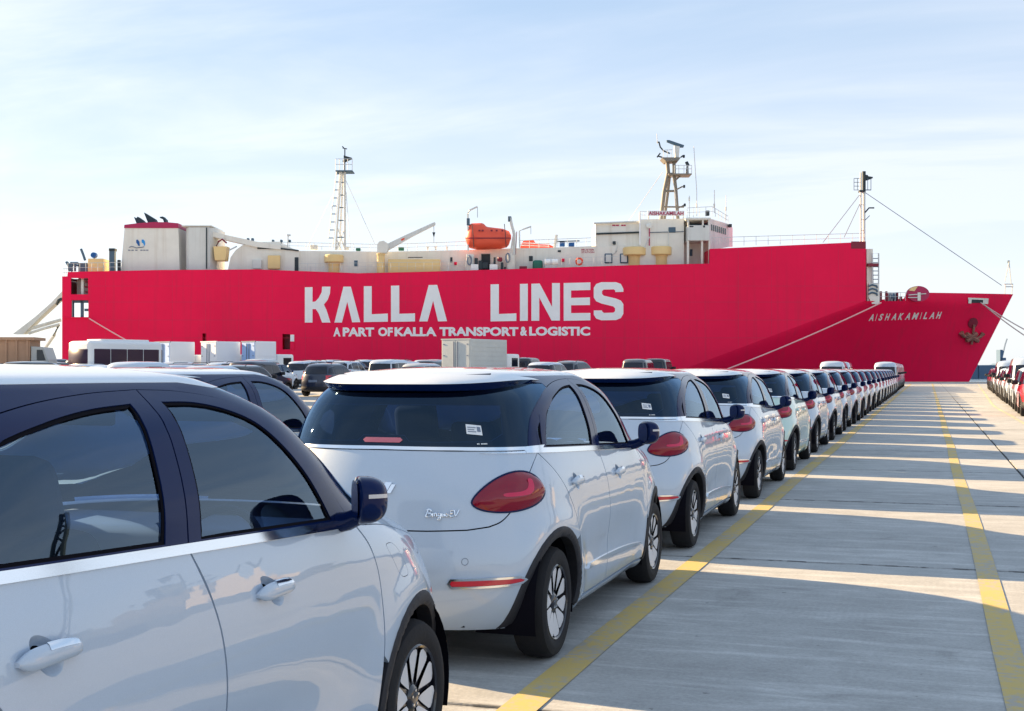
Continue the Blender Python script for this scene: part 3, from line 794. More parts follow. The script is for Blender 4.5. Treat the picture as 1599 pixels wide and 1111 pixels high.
        o = make_obj('reflector', patch(S, inset(rf, .012), sp=.02, gap=0, rim=.01, off=.009, mirror=mm), 'reflector', root)
        make_obj('reflector_rim', patch(S, rf, [inset(rf, .0115)], sp=.03, gap=0, hole_gap=0, rim=.01, off=.012, mirror=mm), 'chrome', o)
    # bumper step shading line and tow cover
    tc = S.rear(.50, .59)
    cir = [(tc[0] + .019 * math.cos(t), tc[1] + .019 * math.sin(t)) for t in np.linspace(0, 2 * PI, 18, endpoint=False)]
    make_obj('tow_cover', patch(S, cir, [[(tc[0] + .016 * math.cos(t), tc[1] + .016 * math.sin(t)) for t in np.linspace(0, 2 * PI, 18, endpoint=False)]], sp=.02, gap=0, hole_gap=0, off=.0015, rim=0), 'ink', root)
    ld = S.pts([('r', 0, .33), ('r', .40, .33), ('r', .44, .225), ('r', 0, .222)])
    # ---- lettering and badge
    lt = MB(); c0 = S.rear(.285, .815)
    for st in SCRIPT:
        P_ = smooth_pts(st, 3); k = .050
        lt.tube([on(c0[0] + p[0] * .053, c0[1] + p[1] * .036, .006) for p in P_], .0042, 5)
    make_obj('badge_lettering', lt, 'chrome', root)
    bd = MB()
    for sx in (1, -1):
        for (x0, x1, z0, z1, dx) in ((.012, .052, .90, .985, .055), (.075, .100, .93, .975, .030)):
            V0, V1 = S.vz(z0), S.vz(z1)
            q = [(x0, V0), (x1, V0), (x1 + dx, V1), (x0 + dx, V1)]
            v = [on(a, v_, .012) * np.array([sx, 1, 1]) for a, v_ in q] + [on(a, v_, .0) * np.array([sx, 1, 1]) for a, v_ in q]
            bd.add(v, [(0, 1, 2, 3), (0, 4, 5, 1), (1, 5, 6, 2), (2, 6, 7, 3), (3, 7, 4, 0)])
    make_obj('tailgate_emblem', bd, 'chrome', root)
    # ---- roof spoiler: the roof skin swelling off the shell into a lip over the rear glass
    zl = 1.458
    lip = [('r', 0, zl), ('r', .30, zl + .002), ('r', .46, zl + .012), ('r', .56, zl + .034), ('r', .605, zl + .060)]
    lip = [('c', *p) for p in smooth_pts(S.pts(lip), 5)]
    V0_ = S.vz(zl); V1_ = S.vz(1.572); Am = lip[-1][1]
    def hsp(Q):
        A = np.abs(Q[:, 0]); Vl = np.interp(A, [p[1] for p in lip], [p[2] for p in lip])
        s_ = np.clip((Q[:, 1] - Vl) / (V1_ - V0_), 0, 1); e = np.clip(1 - (A / (Am * 0.98)) ** 2.0, 0, 1)
        return .003 + (.046 * (1 - s_) ** 1.6 + .012 * (1 - s_)) * e
    spl = lip + [('s', -.16, 1.528), ('s', -.02, 1.538), ('r', .30, 1.574), ('r', 0, 1.572)]
    spp = S.pts(spl); spp[-1] = (0, V1_); spp[-2] = (S.rear(.3, 1.55)[0], V1_)
    make_obj('roof_spoiler', patch(S, spp, sp=.035, mirror='both', gap=0, rim=.052, hfun=hsp, rim_m=1), ['roof_sunlit', 'black_gloss'], root)  # black rim paints in the shade under the lip
    # ---- mirrors, folded back against the doors
    fa_ = R(-58)
    def fold(p, sd):     # p: housing frame, x outward from the pivot, y forward
        x, y, z = p
        return (sd * (.865 + x * math.cos(fa_) - y * math.sin(fa_)), 1.945 + x * math.sin(fa_) + y * math.cos(fa_), z)
    for sd in (1, -1):
        bm = bmesh.new(); bmesh.ops.create_uvsphere(bm, u_segments=28, v_segments=18, radius=1)
        mm_ = MB(); vv = []
        for p in bm.verts:
            x, y, z = p.co
            sx = abs(x) ** .75 * np.sign(x) * .112; sz = abs(z) ** .72 * np.sign(z) * .080
            sy = (abs(y) ** .8 * .085) if y > 0 else -abs(y) ** .5 * .022
            sz += .010 * x; vv.append(fold((.105 + sx, .0 + sy, 1.145 + sz), sd))
        mm_.add(vv, [[q.index for q in f_.verts] for f_ in bm.faces]); bm.free()
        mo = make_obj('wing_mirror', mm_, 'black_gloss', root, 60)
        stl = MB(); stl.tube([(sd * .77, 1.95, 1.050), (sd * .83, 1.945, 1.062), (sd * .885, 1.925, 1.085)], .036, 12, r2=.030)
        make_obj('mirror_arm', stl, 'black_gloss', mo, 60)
        mg = MB(); v = []
        for t in np.linspace(0, 2 * PI, 24, endpoint=False):
            v.append(fold((.105 + .095 * np.sign(math.cos(t)) * abs(math.cos(t)) ** .7, -.0235, 1.145 + .066 * np.sign(math.sin(t)) * abs(math.sin(t)) ** .7), sd))
        mg.add(v, [tuple(range(24))]); make_obj('mirror_glass', mg, 'chrome', mo)
        ind = MB(); v = []
        for k in range(9):
            a = R(4 + 60 * k / 8)
            for dz in (0, .013):
                cx, cy_ = math.cos(a), math.sin(a)
                v.append(fold((.105 + .1135 * abs(cx) ** .75, .0865 * abs(cy_) ** .8, 1.150 + dz + .003 * k / 8 + .010 * cx), sd))
        ind.add(v, [(2 * k, 2 * k + 2, 2 * k + 3, 2 * k + 1) for k in range(8)])
        make_obj('indicator', ind, 'amber', mo)
    # ---- interior
    for sx in (.36, -.36):
        s = MB()
        s.bevel_box(sx - .25, sx + .25, 1.05, 1.52, .42, .58, .05, 3)
        b_ = MB(); b_.bevel_box(-.24, .24, -.07, .07, 0, .60, .06, 3); b_.bevel_box(-.155, .155, -.055, .05, .55, .80, .055, 3)
        s.merge(b_, lambda p: (sx + p[0] * (1 - .12 * max(0, p[2] - .2)), 1.03 + p[1] - p[2] * .27, .55 + p[2]))
        make_obj('front_seat', s, 'seat', root, 40)
    s = MB(); s.bevel_box(-.60, .60, .12, .56, .42, .58, .05, 3); b_ = MB(); b_.bevel_box(-.60, .60, -.06, .06, 0, .58, .05, 3)
    for hx in (-.36, .36): b_.bevel_box(hx - .13, hx + .13, -.045, .045, .56, .74, .04, 3)
    s.merge(b_, lambda p: (p[0], .12 + p[1] - p[2] * .26, .55 + p[2])); make_obj('rear_seat', s, 'seat', root, 40)
    d = MB(); d.bevel_box(-.70, .70, 1.98, 2.45, .60, 1.005, .06, 3); make_obj('dashboard', d, 'dash', root, 40)
    fl = MB(); fl.box(-.72, .72, .40, 2.15, .30, .36); fl.box(-.60, .60, -.36, .0, .78, .82); make_obj('cabin_floor', fl, 'seat', root)
    # steering wheel
    sw = MB(); c = Vector((.36, 1.86, .93)); ax = Vector((0, -.9, .43)).normalized(); u = Vector((1, 0, 0)); w2 = ax.cross(u)
    ring = [c + (u * math.cos(t) + w2 * math.sin(t)) * .175 for t in np.linspace(0, 2 * PI, 29)]
    sw.tube(ring, .015, 8); sw.tube([c - u * .17, c + u * .17], .016, 6); sw.tube([c, c - w2 * .17 if w2.z > 0 else c + w2 * .17], .016, 6)
    make_obj('steering_wheel', sw, 'black_plastic', root, 60)
    rv = MB(); rv.bevel_box(-.11, .11, 1.62, 1.65, 1.39, 1.45, .012); make_obj('rear_view_mirror', rv, 'black_plastic', root)
    for sx in (.38, -.38):
        sv = MB(); sv.add([(sx - .2, 1.50, 1.475), (sx + .2, 1.50, 1.475), (sx + .19, 1.64, 1.41), (sx - .19, 1.64, 1.41)], [(0, 1, 2, 3)])
        make_obj('sun_visor', sv, 'seat_light', root)
    # ---- wheels
    for y in (0, WB):
        for sd in (1, -1):
            wheel(root, 'wheel', sd * .742, y, WZ, sd)
    return root
# ---------------------------------------------------------------- ground, water, far shore
def rise(x, y):
    def ss(t): t = min(max(t, 0), 1); return t * t * (3 - 2 * t)
    return 0.80 * ss((-x - 10) / 10) * ss((y - 30) / 80)
def fwd(x, y): return -SY * x + CY * y
def rgt(x, y): return CY * x + SY * y
def W(u, d):   # camera-right metres, distance -> ground x, y
    return (CY * u - SY * d, SY * u + CY * d)
def concrete(name, col=(0.41, 0.412, 0.402), slab=False):
    m = bpy.data.materials.new(name); m.use_nodes = True
    nt = m.node_tree; n = nt.nodes; l = nt.links; b = n['Principled BSDF']
    b.inputs['Roughness'].default_value = 0.88; b.inputs['Specular IOR Level'].default_value = 0.3
    g = n.new('ShaderNodeNewGeometry')
    def noise(sc, det=5, rough=.6, vec=None, dist=0):
        t = n.new('ShaderNodeTexNoise'); t.inputs['Scale'].default_value = sc; t.inputs['Detail'].default_value = det
        t.inputs['Roughness'].default_value = rough; t.inputs['Distortion'].default_value = dist
        l.new(vec if vec else g.outputs['Position'], t.inputs['Vector']); return t.outputs['Fac']
    def rng(v, a, b_, c, d):
        t = n.new('ShaderNodeMapRange'); t.inputs['From Min'].default_value = a; t.inputs['From Max'].default_value = b_
        t.inputs['To Min'].default_value = c; t.inputs['To Max'].default_value = d; l.new(v, t.inputs['Value']); return t.outputs[0]
    def mul(a, b_):
        t = n.new('ShaderNodeMath'); t.operation = 'MULTIPLY'; l.new(a, t.inputs[0]); l.new(b_, t.inputs[1]); return t.outputs[0]
    mp = n.new('ShaderNodeMapping'); mp.inputs['Scale'].default_value = (0.25, 2.2, 1); l.new(g.outputs['Position'], mp.inputs[0])
    k = mul(rng(noise(.35, 5), .3, .7, .86, 1.12), rng(noise(2.2, 9, .75), .3, .7, .84, 1.14))
    k = mul(k, rng(noise(3.0, 8, .7, mp.outputs[0], .6), .50, .72, .95, 1.36))   # scuffed streaks
    k = mul(k, rng(noise(38, 5, .8), .3, .7, .84, 1.16))
    k = mul(k, rng(noise(1.1, 6, .65, None, .8), .60, .76, 1.0, .74))          # stains
    k = mul(k, rng(noise(11, 3), .70, .75, 1.0, .5))                              # specks
    # combed finish: fine ribs along the row in patches
    wv = n.new('ShaderNodeTexWave'); wv.wave_type = 'BANDS'; wv.bands_direction = 'X'; wv.inputs['Scale'].default_value = 7.0
    wv.inputs['Distortion'].default_value = 0; wv.inputs['Detail'].default_value = 0
    l.new(g.outputs['Position'], wv.inputs['Vector'])
    pm = rng(noise(.8, 2), .56, .66, 0, .8)
    rib = mul(wv.outputs['Fac'], pm)
    k = mul(k, rng(rib, 0, 1, 1.0, .95))
    sp = n.new('ShaderNodeSeparateXYZ'); l.new(g.outputs['Position'], sp.inputs[0])
    def near(sock, o, wd):
        a = n.new('ShaderNodeMath'); a.operation = 'ADD'; a.inputs[1].default_value = o; l.new(sock, a.inputs[0])
        b2 = n.new('ShaderNodeMath'); b2.operation = 'PINGPONG'; b2.inputs[1].default_value = 2.5; l.new(a.outputs[0], b2.inputs[0])
        return rng(b2.outputs[0], wd * .4, wd, 1, 0)
    jm = n.new('ShaderNodeMath'); jm.operation = 'MAXIMUM'; l.new(near(sp.outputs[1], 4.45 + 10, .055), jm.inputs[0]); l.new(near(sp.outputs[0], 8.67 + 10, .030), jm.inputs[1])
    jn = mul(jm.outputs[0], rng(noise(5.5, 3), .46, .56, 0.25, 1))
    k = mul(k, rng(jn, 0, 1, 1.0, .30))
    v = n.new('ShaderNodeVectorMath'); v.operation = 'SCALE'; v.inputs[0].default_value = col; l.new(k, v.inputs['Scale'])
    l.new(v.outputs[0], b.inputs['Base Color'])
    bp = n.new('ShaderNodeBump'); bp.inputs['Strength'].default_value = .35; bp.inputs['Distance'].default_value = .006
    ad = n.new('ShaderNodeMath'); ad.operation = 'ADD'; l.new(noise(45, 4), ad.inputs[0]); ad.inputs[1].default_value = 0
    l.new(ad.outputs[0], bp.inputs['Height']); l.new(bp.outputs[0], b.inputs['Normal'])
    return m
M['concrete'] = concrete('port_concrete')
M['joint'] = mat('joint_filler', (0.045, 0.045, 0.05), 0.9)
QD = 150.0     # quay edge, metres ahead of the camera
SLX0, SLX1, SLY0, SLY1 = -8.67, 11.33, -4.45, 75.55
# quay sheet
xs = sorted(set([-260, -200, -150, -110, -80, -60, -45, -35, -28, -22, -18, -15, -12, -10, SLX0 - .012, SLX0, SLX1, SLX1 + .012, 20, 40, 58]))
ys = sorted(set([-60, -20, SLY0 - .012, SLY0, 10, 26, 30, 35, 40, 45, 50, 60, 70, SLY1, SLY1 + .012, 90, 110, 130, 150, 180, 230, 280]))
gm = MB(); V_ = []; idx = {}
for j, y in enumerate(ys):
    for i, x in enumerate(xs):
        yy = y
        inside = SLX0 - 1e-6 <= x <= SLX1 + 1e-6 and SLY0 - 1e-6 <= y <= SLY1 + 1e-6
        # clamp to the quay edge, which is square to the view axis
        d = fwd(x, yy)
        if d > QD: yy = (QD + SY * x) / CY
        idx[(i, j)] = len(V_); V_.append((x, yy, -.022 if inside else rise(x, yy)))
fc = []
for j in range(len(ys) - 1):
    for i in range(len(xs) - 1):
        q = (idx[(i, j)], idx[(i + 1, j)], idx[(i + 1, j + 1)], idx[(i, j + 1)])
        if fwd(*V_[q[0]][:2]) >= QD - 1e-3 and fwd(*V_[q[1]][:2]) >= QD - 1e-3: continue
        fc.append(q)
gm.add(V_, fc)
quay = make_obj('quay_ground', gm, 'concrete'); tag(quay, 'wide concrete car yard on the quay with yellow lane lines', kind='structure')
jb = MB(); jb.add([(SLX0, SLY0, -.021), (SLX1, SLY0, -.021), (SLX1, SLY1, -.021), (SLX0, SLY1, -.021)], [(0, 1, 2, 3)]); make_obj('joint_bed', jb, 'joint', quay)
# slabs with open joints
sl = MB(); sl.bevel_box(.014, 4.986, .014, 4.986, -.02, 0, .006, 1)
slab0 = None
yrow = SLY0 + 0.05
for i in range(4):
    for j in range(16):
        x = SLX0 + i * 5; y = SLY0 + j * 5
        if slab0 is None:
            slab0 = make_obj('concrete_slab', sl, 'concrete', quay); o = slab0
        else:
            o = slab0.copy(); COL.objects.link(o); o.parent = quay
        o.location = (x, y, rnd.uniform(-.0015, .0))
# quay wall, coping and water
qw = MB(); x0, y0 = W(-230, QD); x1, y1 = W(100, QD)
nx, ny = -SY, CY
qw.add([(x0, y0, -.02), (x1, y1, -.02), (x1, y1, -4), (x0, y0, -4)], [(0, 1, 2, 3)])
tag(make_obj('quay_wall', qw, 'concrete'), 'concrete wall dropping from the quay edge to the water', kind='structure')
cp = MB()
c0, c1 = W(-230, QD - .7), W(95, QD - .7); e0, e1 = W(-230, QD + .15), W(95, QD + .15)
cp.add([(*c0, .004), (*c1, .004), (*e1, .12), (*e0, .12), (*c0, .12), (*c1, .12), (*e1, -.4), (*e0, -.4)], [(0, 1, 5, 4), (4, 5, 2, 3), (3, 2, 6, 7)])
M['coping'] = mat('pale_coping', (0.55, 0.52, 0.46), .8, noise=.12, nscale=.8)
tag(make_obj('quay_coping', cp, 'coping'), 'pale raised coping strip along the quay edge', kind='structure')
# drain channel across the yard
dr = MB()
a0, a1 = W(23, 69.5), W(29.5, 69.5)
b0, b1 = W(23, 69.85), W(29.5, 69.85)
dr.add([(*a0, .006), (*a1, .006), (*b1, .006), (*b0, .006)], [(0, 1, 2, 3)])
tag(make_obj('drain_channel', dr, 'joint'), 'dark drain slot crossing the sunlit lane', kind='structure')
wt = bpy.data.materials.new('harbour_water'); wt.use_nodes = True
n = wt.node_tree.nodes; l = wt.node_tree.links; b = n['Principled BSDF']
b.inputs['Base Color'].default_value = (.03, .09, .15, 1); b.inputs['Roughness'].default_value = .12
g = n.new('ShaderNodeNewGeometry'); t = n.new('ShaderNodeTexNoise'); t.inputs['Scale'].default_value = .35; t.inputs['Detail'].default_value = 6
l.new(g.outputs['Position'], t.inputs['Vector']); bp = n.new('ShaderNodeBump'); bp.inputs['Strength'].default_value = .8; bp.inputs['Distance'].default_value = .5
l.new(t.outputs['Fac'], bp.inputs['Height']); l.new(bp.outputs[0], b.inputs['Normal'])
M['water'] = wt
wm = MB(); wm.add([(-6000, -6000, -3), (6000, -6000, -3), (6000, 6000, -3), (-6000, 6000, -3)], [(0, 1, 2, 3)])
tag(make_obj('harbour_water', wm, 'water'), 'pale blue harbour water beyond the quay', kind='structure')
# far shore: a long breakwater wall of upright caissons with faint low land behind
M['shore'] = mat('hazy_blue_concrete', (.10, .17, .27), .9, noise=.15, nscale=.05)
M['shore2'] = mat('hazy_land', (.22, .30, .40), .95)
br = empty('breakwater', (*W(0, 640), -3)); br.rotation_euler = (0, 0, YAW); tag(br, 'long grey blue breakwater of upright blocks across the water', 'breakwater')
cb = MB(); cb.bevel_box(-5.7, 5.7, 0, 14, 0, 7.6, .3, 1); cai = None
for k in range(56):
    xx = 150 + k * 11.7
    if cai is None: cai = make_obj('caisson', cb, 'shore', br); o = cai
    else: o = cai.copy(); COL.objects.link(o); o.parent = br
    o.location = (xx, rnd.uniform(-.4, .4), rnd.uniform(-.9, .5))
lh = MB(); P_ = []
for k in range(90):
    xx = -1800 + k * 55; h = 8 + 6 * math.sin(k * .7) + rnd.uniform(0, 5)
    P_.append((xx, h))
lh.prism([(-1800, -2)] + P_ + [(P_[-1][0], -2)], 0, 60)
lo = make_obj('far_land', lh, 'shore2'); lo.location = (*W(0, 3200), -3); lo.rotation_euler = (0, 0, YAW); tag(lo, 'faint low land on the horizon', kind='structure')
# ---- painted lines
def line_mat(name, col, wear):
    m = bpy.data.materials.new(name); m.use_nodes = True
    n = m.node_tree.nodes; l = m.node_tree.links; b = n['Principled BSDF']; b.inputs['Roughness'].default_value = .8
    g = n.new('ShaderNodeNewGeometry'); t = n.new('ShaderNodeTexNoise'); t.inputs['Scale'].default_value = 14; t.inputs['Detail'].default_value = 8; t.inputs['Roughness'].default_value = .75
    l.new(g.outputs['Position'], t.inputs['Vector'])
    t2 = n.new('ShaderNodeTexNoise'); t2.inputs['Scale'].default_value = 1.3; l.new(g.outputs['Position'], t2.inputs['Vector'])
    ad = n.new('ShaderNodeMath'); ad.operation = 'MULTIPLY_ADD'; ad.inputs[1].default_value = .5; l.new(t2.outputs['Fac'], ad.inputs[0]); l.new(t.outputs['Fac'], ad.inputs[2])
    mr = n.new('ShaderNodeMapRange'); mr.inputs['From Min'].default_value = .74 + wear; mr.inputs['From Max'].default_value = .90 + wear; l.new(ad.outputs[0], mr.inputs['Value'])
    mx = n.new('ShaderNodeMix'); mx.data_type = 'RGBA'; mx.inputs[6].default_value = (*col, 1); mx.inputs[7].default_value = (.38, .35, .29, 1)
    l.new(mr.outputs[0], mx.inputs['Factor']); l.new(mx.outputs[2], b.inputs['Base Color']); return m
M['yellow'] = line_mat('worn_yellow_line_paint', (.54, .40, .13), -.03)
M['pale_line'] = line_mat('faded_pale_line_paint', (.60, .52, .30), -.05)
def lane_line(name, x, w, y0, y1, m, label, fx=None):
    mb = MB(); n_ = 40; v = []
    for k in range(n_ + 1):
        y = y0 + (y1 - y0) * k / n_; dx = .012 * math.sin(k * 1.7)
        xb_ = x if fx is None else fx(y)
        for s in (-1, 1): v.append((xb_ + dx + s * w / 2, y, .0045 + max(rise(x, y), 0)))
    mb.add(v, [(2 * k, 2 * k + 1, 2 * k + 3, 2 * k + 2) for k in range(n_)])
    tag(make_obj(name, mb, m), label, kind='structure')
lane_line('yellow_line', -1.80, .18, -4, 145, 'yellow', 'worn yellow line running beside the wheels of the car row')
lane_line('yellow_line', .43, .155, -4, 150, 'yellow', 'yellow lane line further right on the concrete')
lane_line('pale_line', 2.68, .12, 20, 150, 'pale_line', 'pale line beside the cars on the right', lambda y: 2.68 + .028 * max(0, y - 58))
# ---------------------------------------------------------------- the ship
SD = 158.0
def U(px, d=SD): return (px - 799.5) / F_PX * d
def Zp(py, d=SD): return (HORIZON - py) / F_PX * d + CAM_H
ship = empty('car_carrier_ship', (*W(0, SD), 0)); ship.rotation_euler = (0, 0, YAW)
tag(ship, 'long red car carrier ship with white lettering on its side, moored at the quay', 'ship')
M['hull'] = mat('red_hull_paint', (0.90, 0.007, 0.074), .5, noise=.07, nscale=.09, bump=.25, bscale=.35, spec=.15)
M['transom_grey'] = mat('grey_transom', (.30, .31, .32), .6)
M['hull_dark'] = mat('maroon_paint', (0.22, 0.008, 0.03), .5)
M['cream'] = mat('cream_ship_paint', (0.82, 0.80, 0.73), .5, noise=.07, nscale=.35)
M['cream2'] = mat('grey_cream_ship_paint', (0.70, 0.71, 0.68), .5, noise=.06, nscale=.4)
M['tan'] = mat('tan_vent_paint', (0.86, 0.63, 0.29), .5, noise=.05, nscale=.5)
M['ship_dark'] = mat('dark_machinery', (.02, .035, .045), .6)
M['ship_blue'] = mat('dark_blue_grey_machinery', (.07, .13, .19), .6)
M['ship_green'] = mat('green_machinery', (.01, .14, .09), .5)
M['teal_black'] = mat('sooty_teal_steel', (.01, .045, .06), .6)
M['orange'] = mat('lifeboat_orange', (0.85, 0.10, 0.045), .45, noise=.06, nscale=.8)
M['rail'] = mat('pale_rail_paint', (.62, .64, .64), .5)
M['rust'] = mat('rusty_anchor_iron', (.30, .13, .10), .8, noise=.3, nscale=2)
M['logo_blue'] = mat('dark_blue_logo', (.005, .10, .34), .5)
M['logo_cyan'] = mat('bright_blue_logo', (.01, .30, .75), .5)
M['rope'] = mat('mooring_rope', (.62, .52, .46), .9)
M['winglass'] = mat('dark_ship_window', (.02, .03, .04), .1)
M['pink_line'] = mat('pale_pink_rope', (.85, .45, .45), .8)
M['hull_seam'] = mat('hull_seam_paint', (0.66, 0.010, 0.07), .55)
def streaks(m, col):     # faint vertical run marks and faded patches on the hull
    n = m.node_tree.nodes; l = m.node_tree.links; b = n['Principled BSDF']; src = b.inputs['Base Color'].links[0].from_socket
    g = n.new('ShaderNodeTexCoord'); mp = n.new('ShaderNodeMapping'); mp.inputs['Scale'].default_value = (1.6, 1, .07); l.new(g.outputs['Object'], mp.inputs[0])
    t = n.new('ShaderNodeTexNoise'); t.inputs['Scale'].default_value = 1.0; t.inputs['Detail'].default_value = 6; l.new(mp.outputs[0], t.inputs['Vector'])
    mr = n.new('ShaderNodeMapRange'); mr.inputs['From Min'].default_value = .52; mr.inputs['From Max'].default_value = .72; mr.inputs['To Max'].default_value = .34; l.new(t.outputs['Fac'], mr.inputs['Value'])
    mx = n.new('ShaderNodeMix'); mx.data_type = 'RGBA'; l.new(mr.outputs[0], mx.inputs['Factor']); l.new(src, mx.inputs[6]); mx.inputs[7].default_value = (*col, 1)
    l.new(mx.outputs[2], b.inputs['Base Color'])
streaks(M['hull'], (.64, .024, .070)); streaks(M['cream'], (.55, .47, .36)); streaks(M['cream2'], (.45, .42, .36))
BH = 10.5            # half beam
XK0, XK1 = U(1080), U(1352); ZK0, ZK1 = Zp(572), Zp(470)
BH = 10.5
XS_T, XS_B = U(1583, SD + BH), U(1513, SD + BH); ZS_T, ZS_B = Zp(458, SD + BH), Zp(597, SD + BH)
def xk(z): return XK0 + (XK1 - XK0) * min((z - ZK0) / (ZK1 - ZK0), 1.0)
def xstem(z): return XS_T + (XS_B - XS_T) * (ZS_T - z) / (ZS_T - ZS_B)
def hull_off(x, z):
    a, b = xk(z), xstem(z)
    if x <= a: return 0.0
    s = min((x - a) / (b - a), 1.0)
    return BH * s ** 1.28
HBOT = -5.0
def bowxy(px, py):
    d = SD
    for _ in range(12): x, z = U(px, d), Zp(py, d); d = .5 * d + .5 * (SD + hull_off(x, z))
    return x, z
def hull_top(x):
    return float(np.interp(x, [U(97), U(105), U(106), U(250), U(400), U(560), U(650), U(850), U(1000), U(1108)], [Zp(432), Zp(432), Zp(425), Zp(422), Zp(421), Zp(427), Zp(425), Zp(419), Zp(414), Zp(412)]))
TH = .25
def put(name, mb, m, parent=None, sm=None): return make_obj(name, mb, m, parent or ship, sm)
hl = MB()
# flat side as a polygon with openings, knuckle line as its lower right edge
side = [(U(97), HBOT), (xk(HBOT), HBOT), (XK1, ZK1), (XK1, Zp(378)), (U(1109), Zp(389)), (U(1108), Zp(412))]
for p in (1000, 850, 650, 560, 400, 250, 106, 105, 97): side.append((U(p), hull_top(U(p))))
def rectp(x0, y0, x1, y1): return [(U(x0), Zp(y1)), (U(x1), Zp(y1)), (U(x1), Zp(y0)), (U(x0), Zp(y0))]
opens = [rectp(110.5, 434.5, 137.5, 460), rectp(111.5, 469, 138, 495.5), rectp(316, 521, 322, 533.5), rectp(441, 522, 453, 546)]
def holed(mb, outer, holes, y, flip=False, m=0):
    pts = []; ed = []
    for L in [outer] + holes:
        b = len(pts); pts += [Vector(p) for p in L]; ed += [(b + i, b + (i + 1) % len(L)) for i in range(len(L))]
    r = delaunay_2d_cdt(pts, ed, [], 1, 1e-7, False); A = np.array(outer)
    C = np.array([tuple(p) for p in r[0]]); T = []
    for t in r[2]:
        c = C[list(t)].mean(0)[None]
        if in_poly(c, A)[0] and not any(in_poly(c, np.array(h))[0] for h in holes): T.append(tuple(t))
    mb.add([(p[0], y, p[1]) for p in C], T, m=m)
holed(hl, side, opens, 0)
for h in opens:      # jambs
    n_ = len(h); hl.add([(p[0], 0, p[1]) for p in h] + [(p[0], TH, p[1]) for p in h], [(i, (i + 1) % n_, n_ + (i + 1) % n_, n_ + i) for i in range(n_)])
holed(hl, side, [[(U(x, SD + 2 * BH), Zp(y, SD + 2 * BH)) for x, y in ((112, 495), (150, 495), (150, 470), (112, 470))]], BH * 2)
# bow: both sides
def bow_top(s):  # sheer of the forecastle along s
    return Zp(470) if s < .0 else 0
NZ, NS = 30, 40
BT = [bowxy(1352, 470.5), bowxy(1412, 470.5), bowxy(1416, 457), bowxy(1583, 459.5)]
BT[3] = (XS_T + 1, Zp(459.5, SD + BH)); ZTOP = max(p[1] for p in BT)
for sgn in (0, 1):
    v = []; ok = {}
    for j in range(NZ + 1):
        for i in range(NS + 1):
            s = i / NS
            # top height depends on x: low 470 until px 1420, step to 458 after 1447, 460 at the stem
            z = HBOT + (ZTOP - HBOT) * j / NZ
            a, b = xk(z), xstem(z); x = a + (b - a) * s
            top = float(np.interp(x, [p[0] for p in BT], [p[1] for p in BT]))
            if z > top: z = top; a, b = xk(z), xstem(z); x = min(x, b)
            o_ = hull_off(x, z); v.append((x, o_ if sgn == 0 else 2 * BH - o_, z))
    f = []
    for j in range(NZ):
        for i in range(NS):
            q = (j * (NS + 1) + i, j * (NS + 1) + i + 1, (j + 1) * (NS + 1) + i + 1, (j + 1) * (NS + 1) + i)
            if (Vector(v[q[0]]) - Vector(v[q[3]])).length < 1e-5 and (Vector(v[q[1]]) - Vector(v[q[2]])).length < 1e-5: continue
            f.append(q)
    hl.add(v, f)
# transom, upper decks
hl.add([(U(1109), 0, Zp(389)), (U(1109), 2 * BH, Zp(389)), (U(1109), 2 * BH, Zp(412)), (U(1109), 0, Zp(412))], [(0, 1, 2, 3)])
hl.add([(U(1109), 0.01, Zp(389)), (U(1352), 0.01, Zp(378)), (U(1352), 2 * BH, Zp(378)), (U(1109), 2 * BH, Zp(389))], [(0, 1, 2, 3)])
hl.add([(U(1352), 0, Zp(378)), (U(1352), 2 * BH, Zp(378)), (U(1352), 2 * BH, Zp(472)), (U(1352), 0, Zp(472))], [(0, 1, 2, 3)])
put('hull', hl, 'hull', None, 25)
tr_ = MB(); zl_, zh_ = Zp(497, 164), Zp(467, 164)
for (ya, yb_, za, zb_) in ((0, 2 * BH, HBOT, zl_), (0, 2 * BH, zh_, Zp(432)), (0, 2.2, zl_, zh_), (11.5, 2 * BH, zl_, zh_)): tr_.add([(U(97), ya, za), (U(97), yb_, za), (U(97), yb_, zb_), (U(97), ya, zb_)], [(0, 1, 2, 3)])
put('transom', tr_, 'transom_grey')
dk = MB(); dz = Zp(436)
dk.add([(U(98), .05, dz), (U(1109), .05, dz), (U(1109), 2 * BH, dz), (U(98), 2 * BH, dz)], [(0, 1, 2, 3)])
v = []
for i in range(20):
    x = U(1352) + (U(1570) - U(1352)) * i / 19; o_ = hull_off(x, Zp(474)) + .1
    v += [(x, min(o_, BH), Zp(473)), (x, max(2 * BH - o_, BH), Zp(473))]
dk.add(v, [(2 * i, 2 * i + 2, 2 * i + 3, 2 * i + 1) for i in range(19)])
put('weather_deck', dk, 'hull_dark')
# rooms behind the stern openings and side doors
rm = MB()
for (x0, y0, x1, y1) in ((110.5, 434.5, 137.5, 460),):
    rm.add([(U(x0), 2.2, Zp(y1)), (U(x1), 2.2, Zp(y1)), (U(x1), 2.2, Zp(y0)), (U(x0), 2.2, Zp(y0))], [(0, 1, 2, 3)])
    rm.box(U(124), U(128), .6, .9, Zp(y1), Zp(y0))
put('stern_bulkhead', rm, 'cream2')
rm = MB()
for yy in (438, 446, 454): rm.box(U(129), U(136), .9, 1.6, Zp(yy + 3), Zp(yy))
put('winch_controls', rm, 'hull_dark')
rm = MB(); rm.box(U(111), U(138), .4, .7, Zp(473), Zp(468.5)); rm.box(U(124), U(128), .4, .7, Zp(496), Zp(468)); rm.box(U(111), U(113), .4, .7, Zp(496), Zp(468)); rm.box(U(130), U(138), .4, .7, Zp(486), Zp(482))
put('stern_frame', rm, 'ship_blue')
rm = MB()
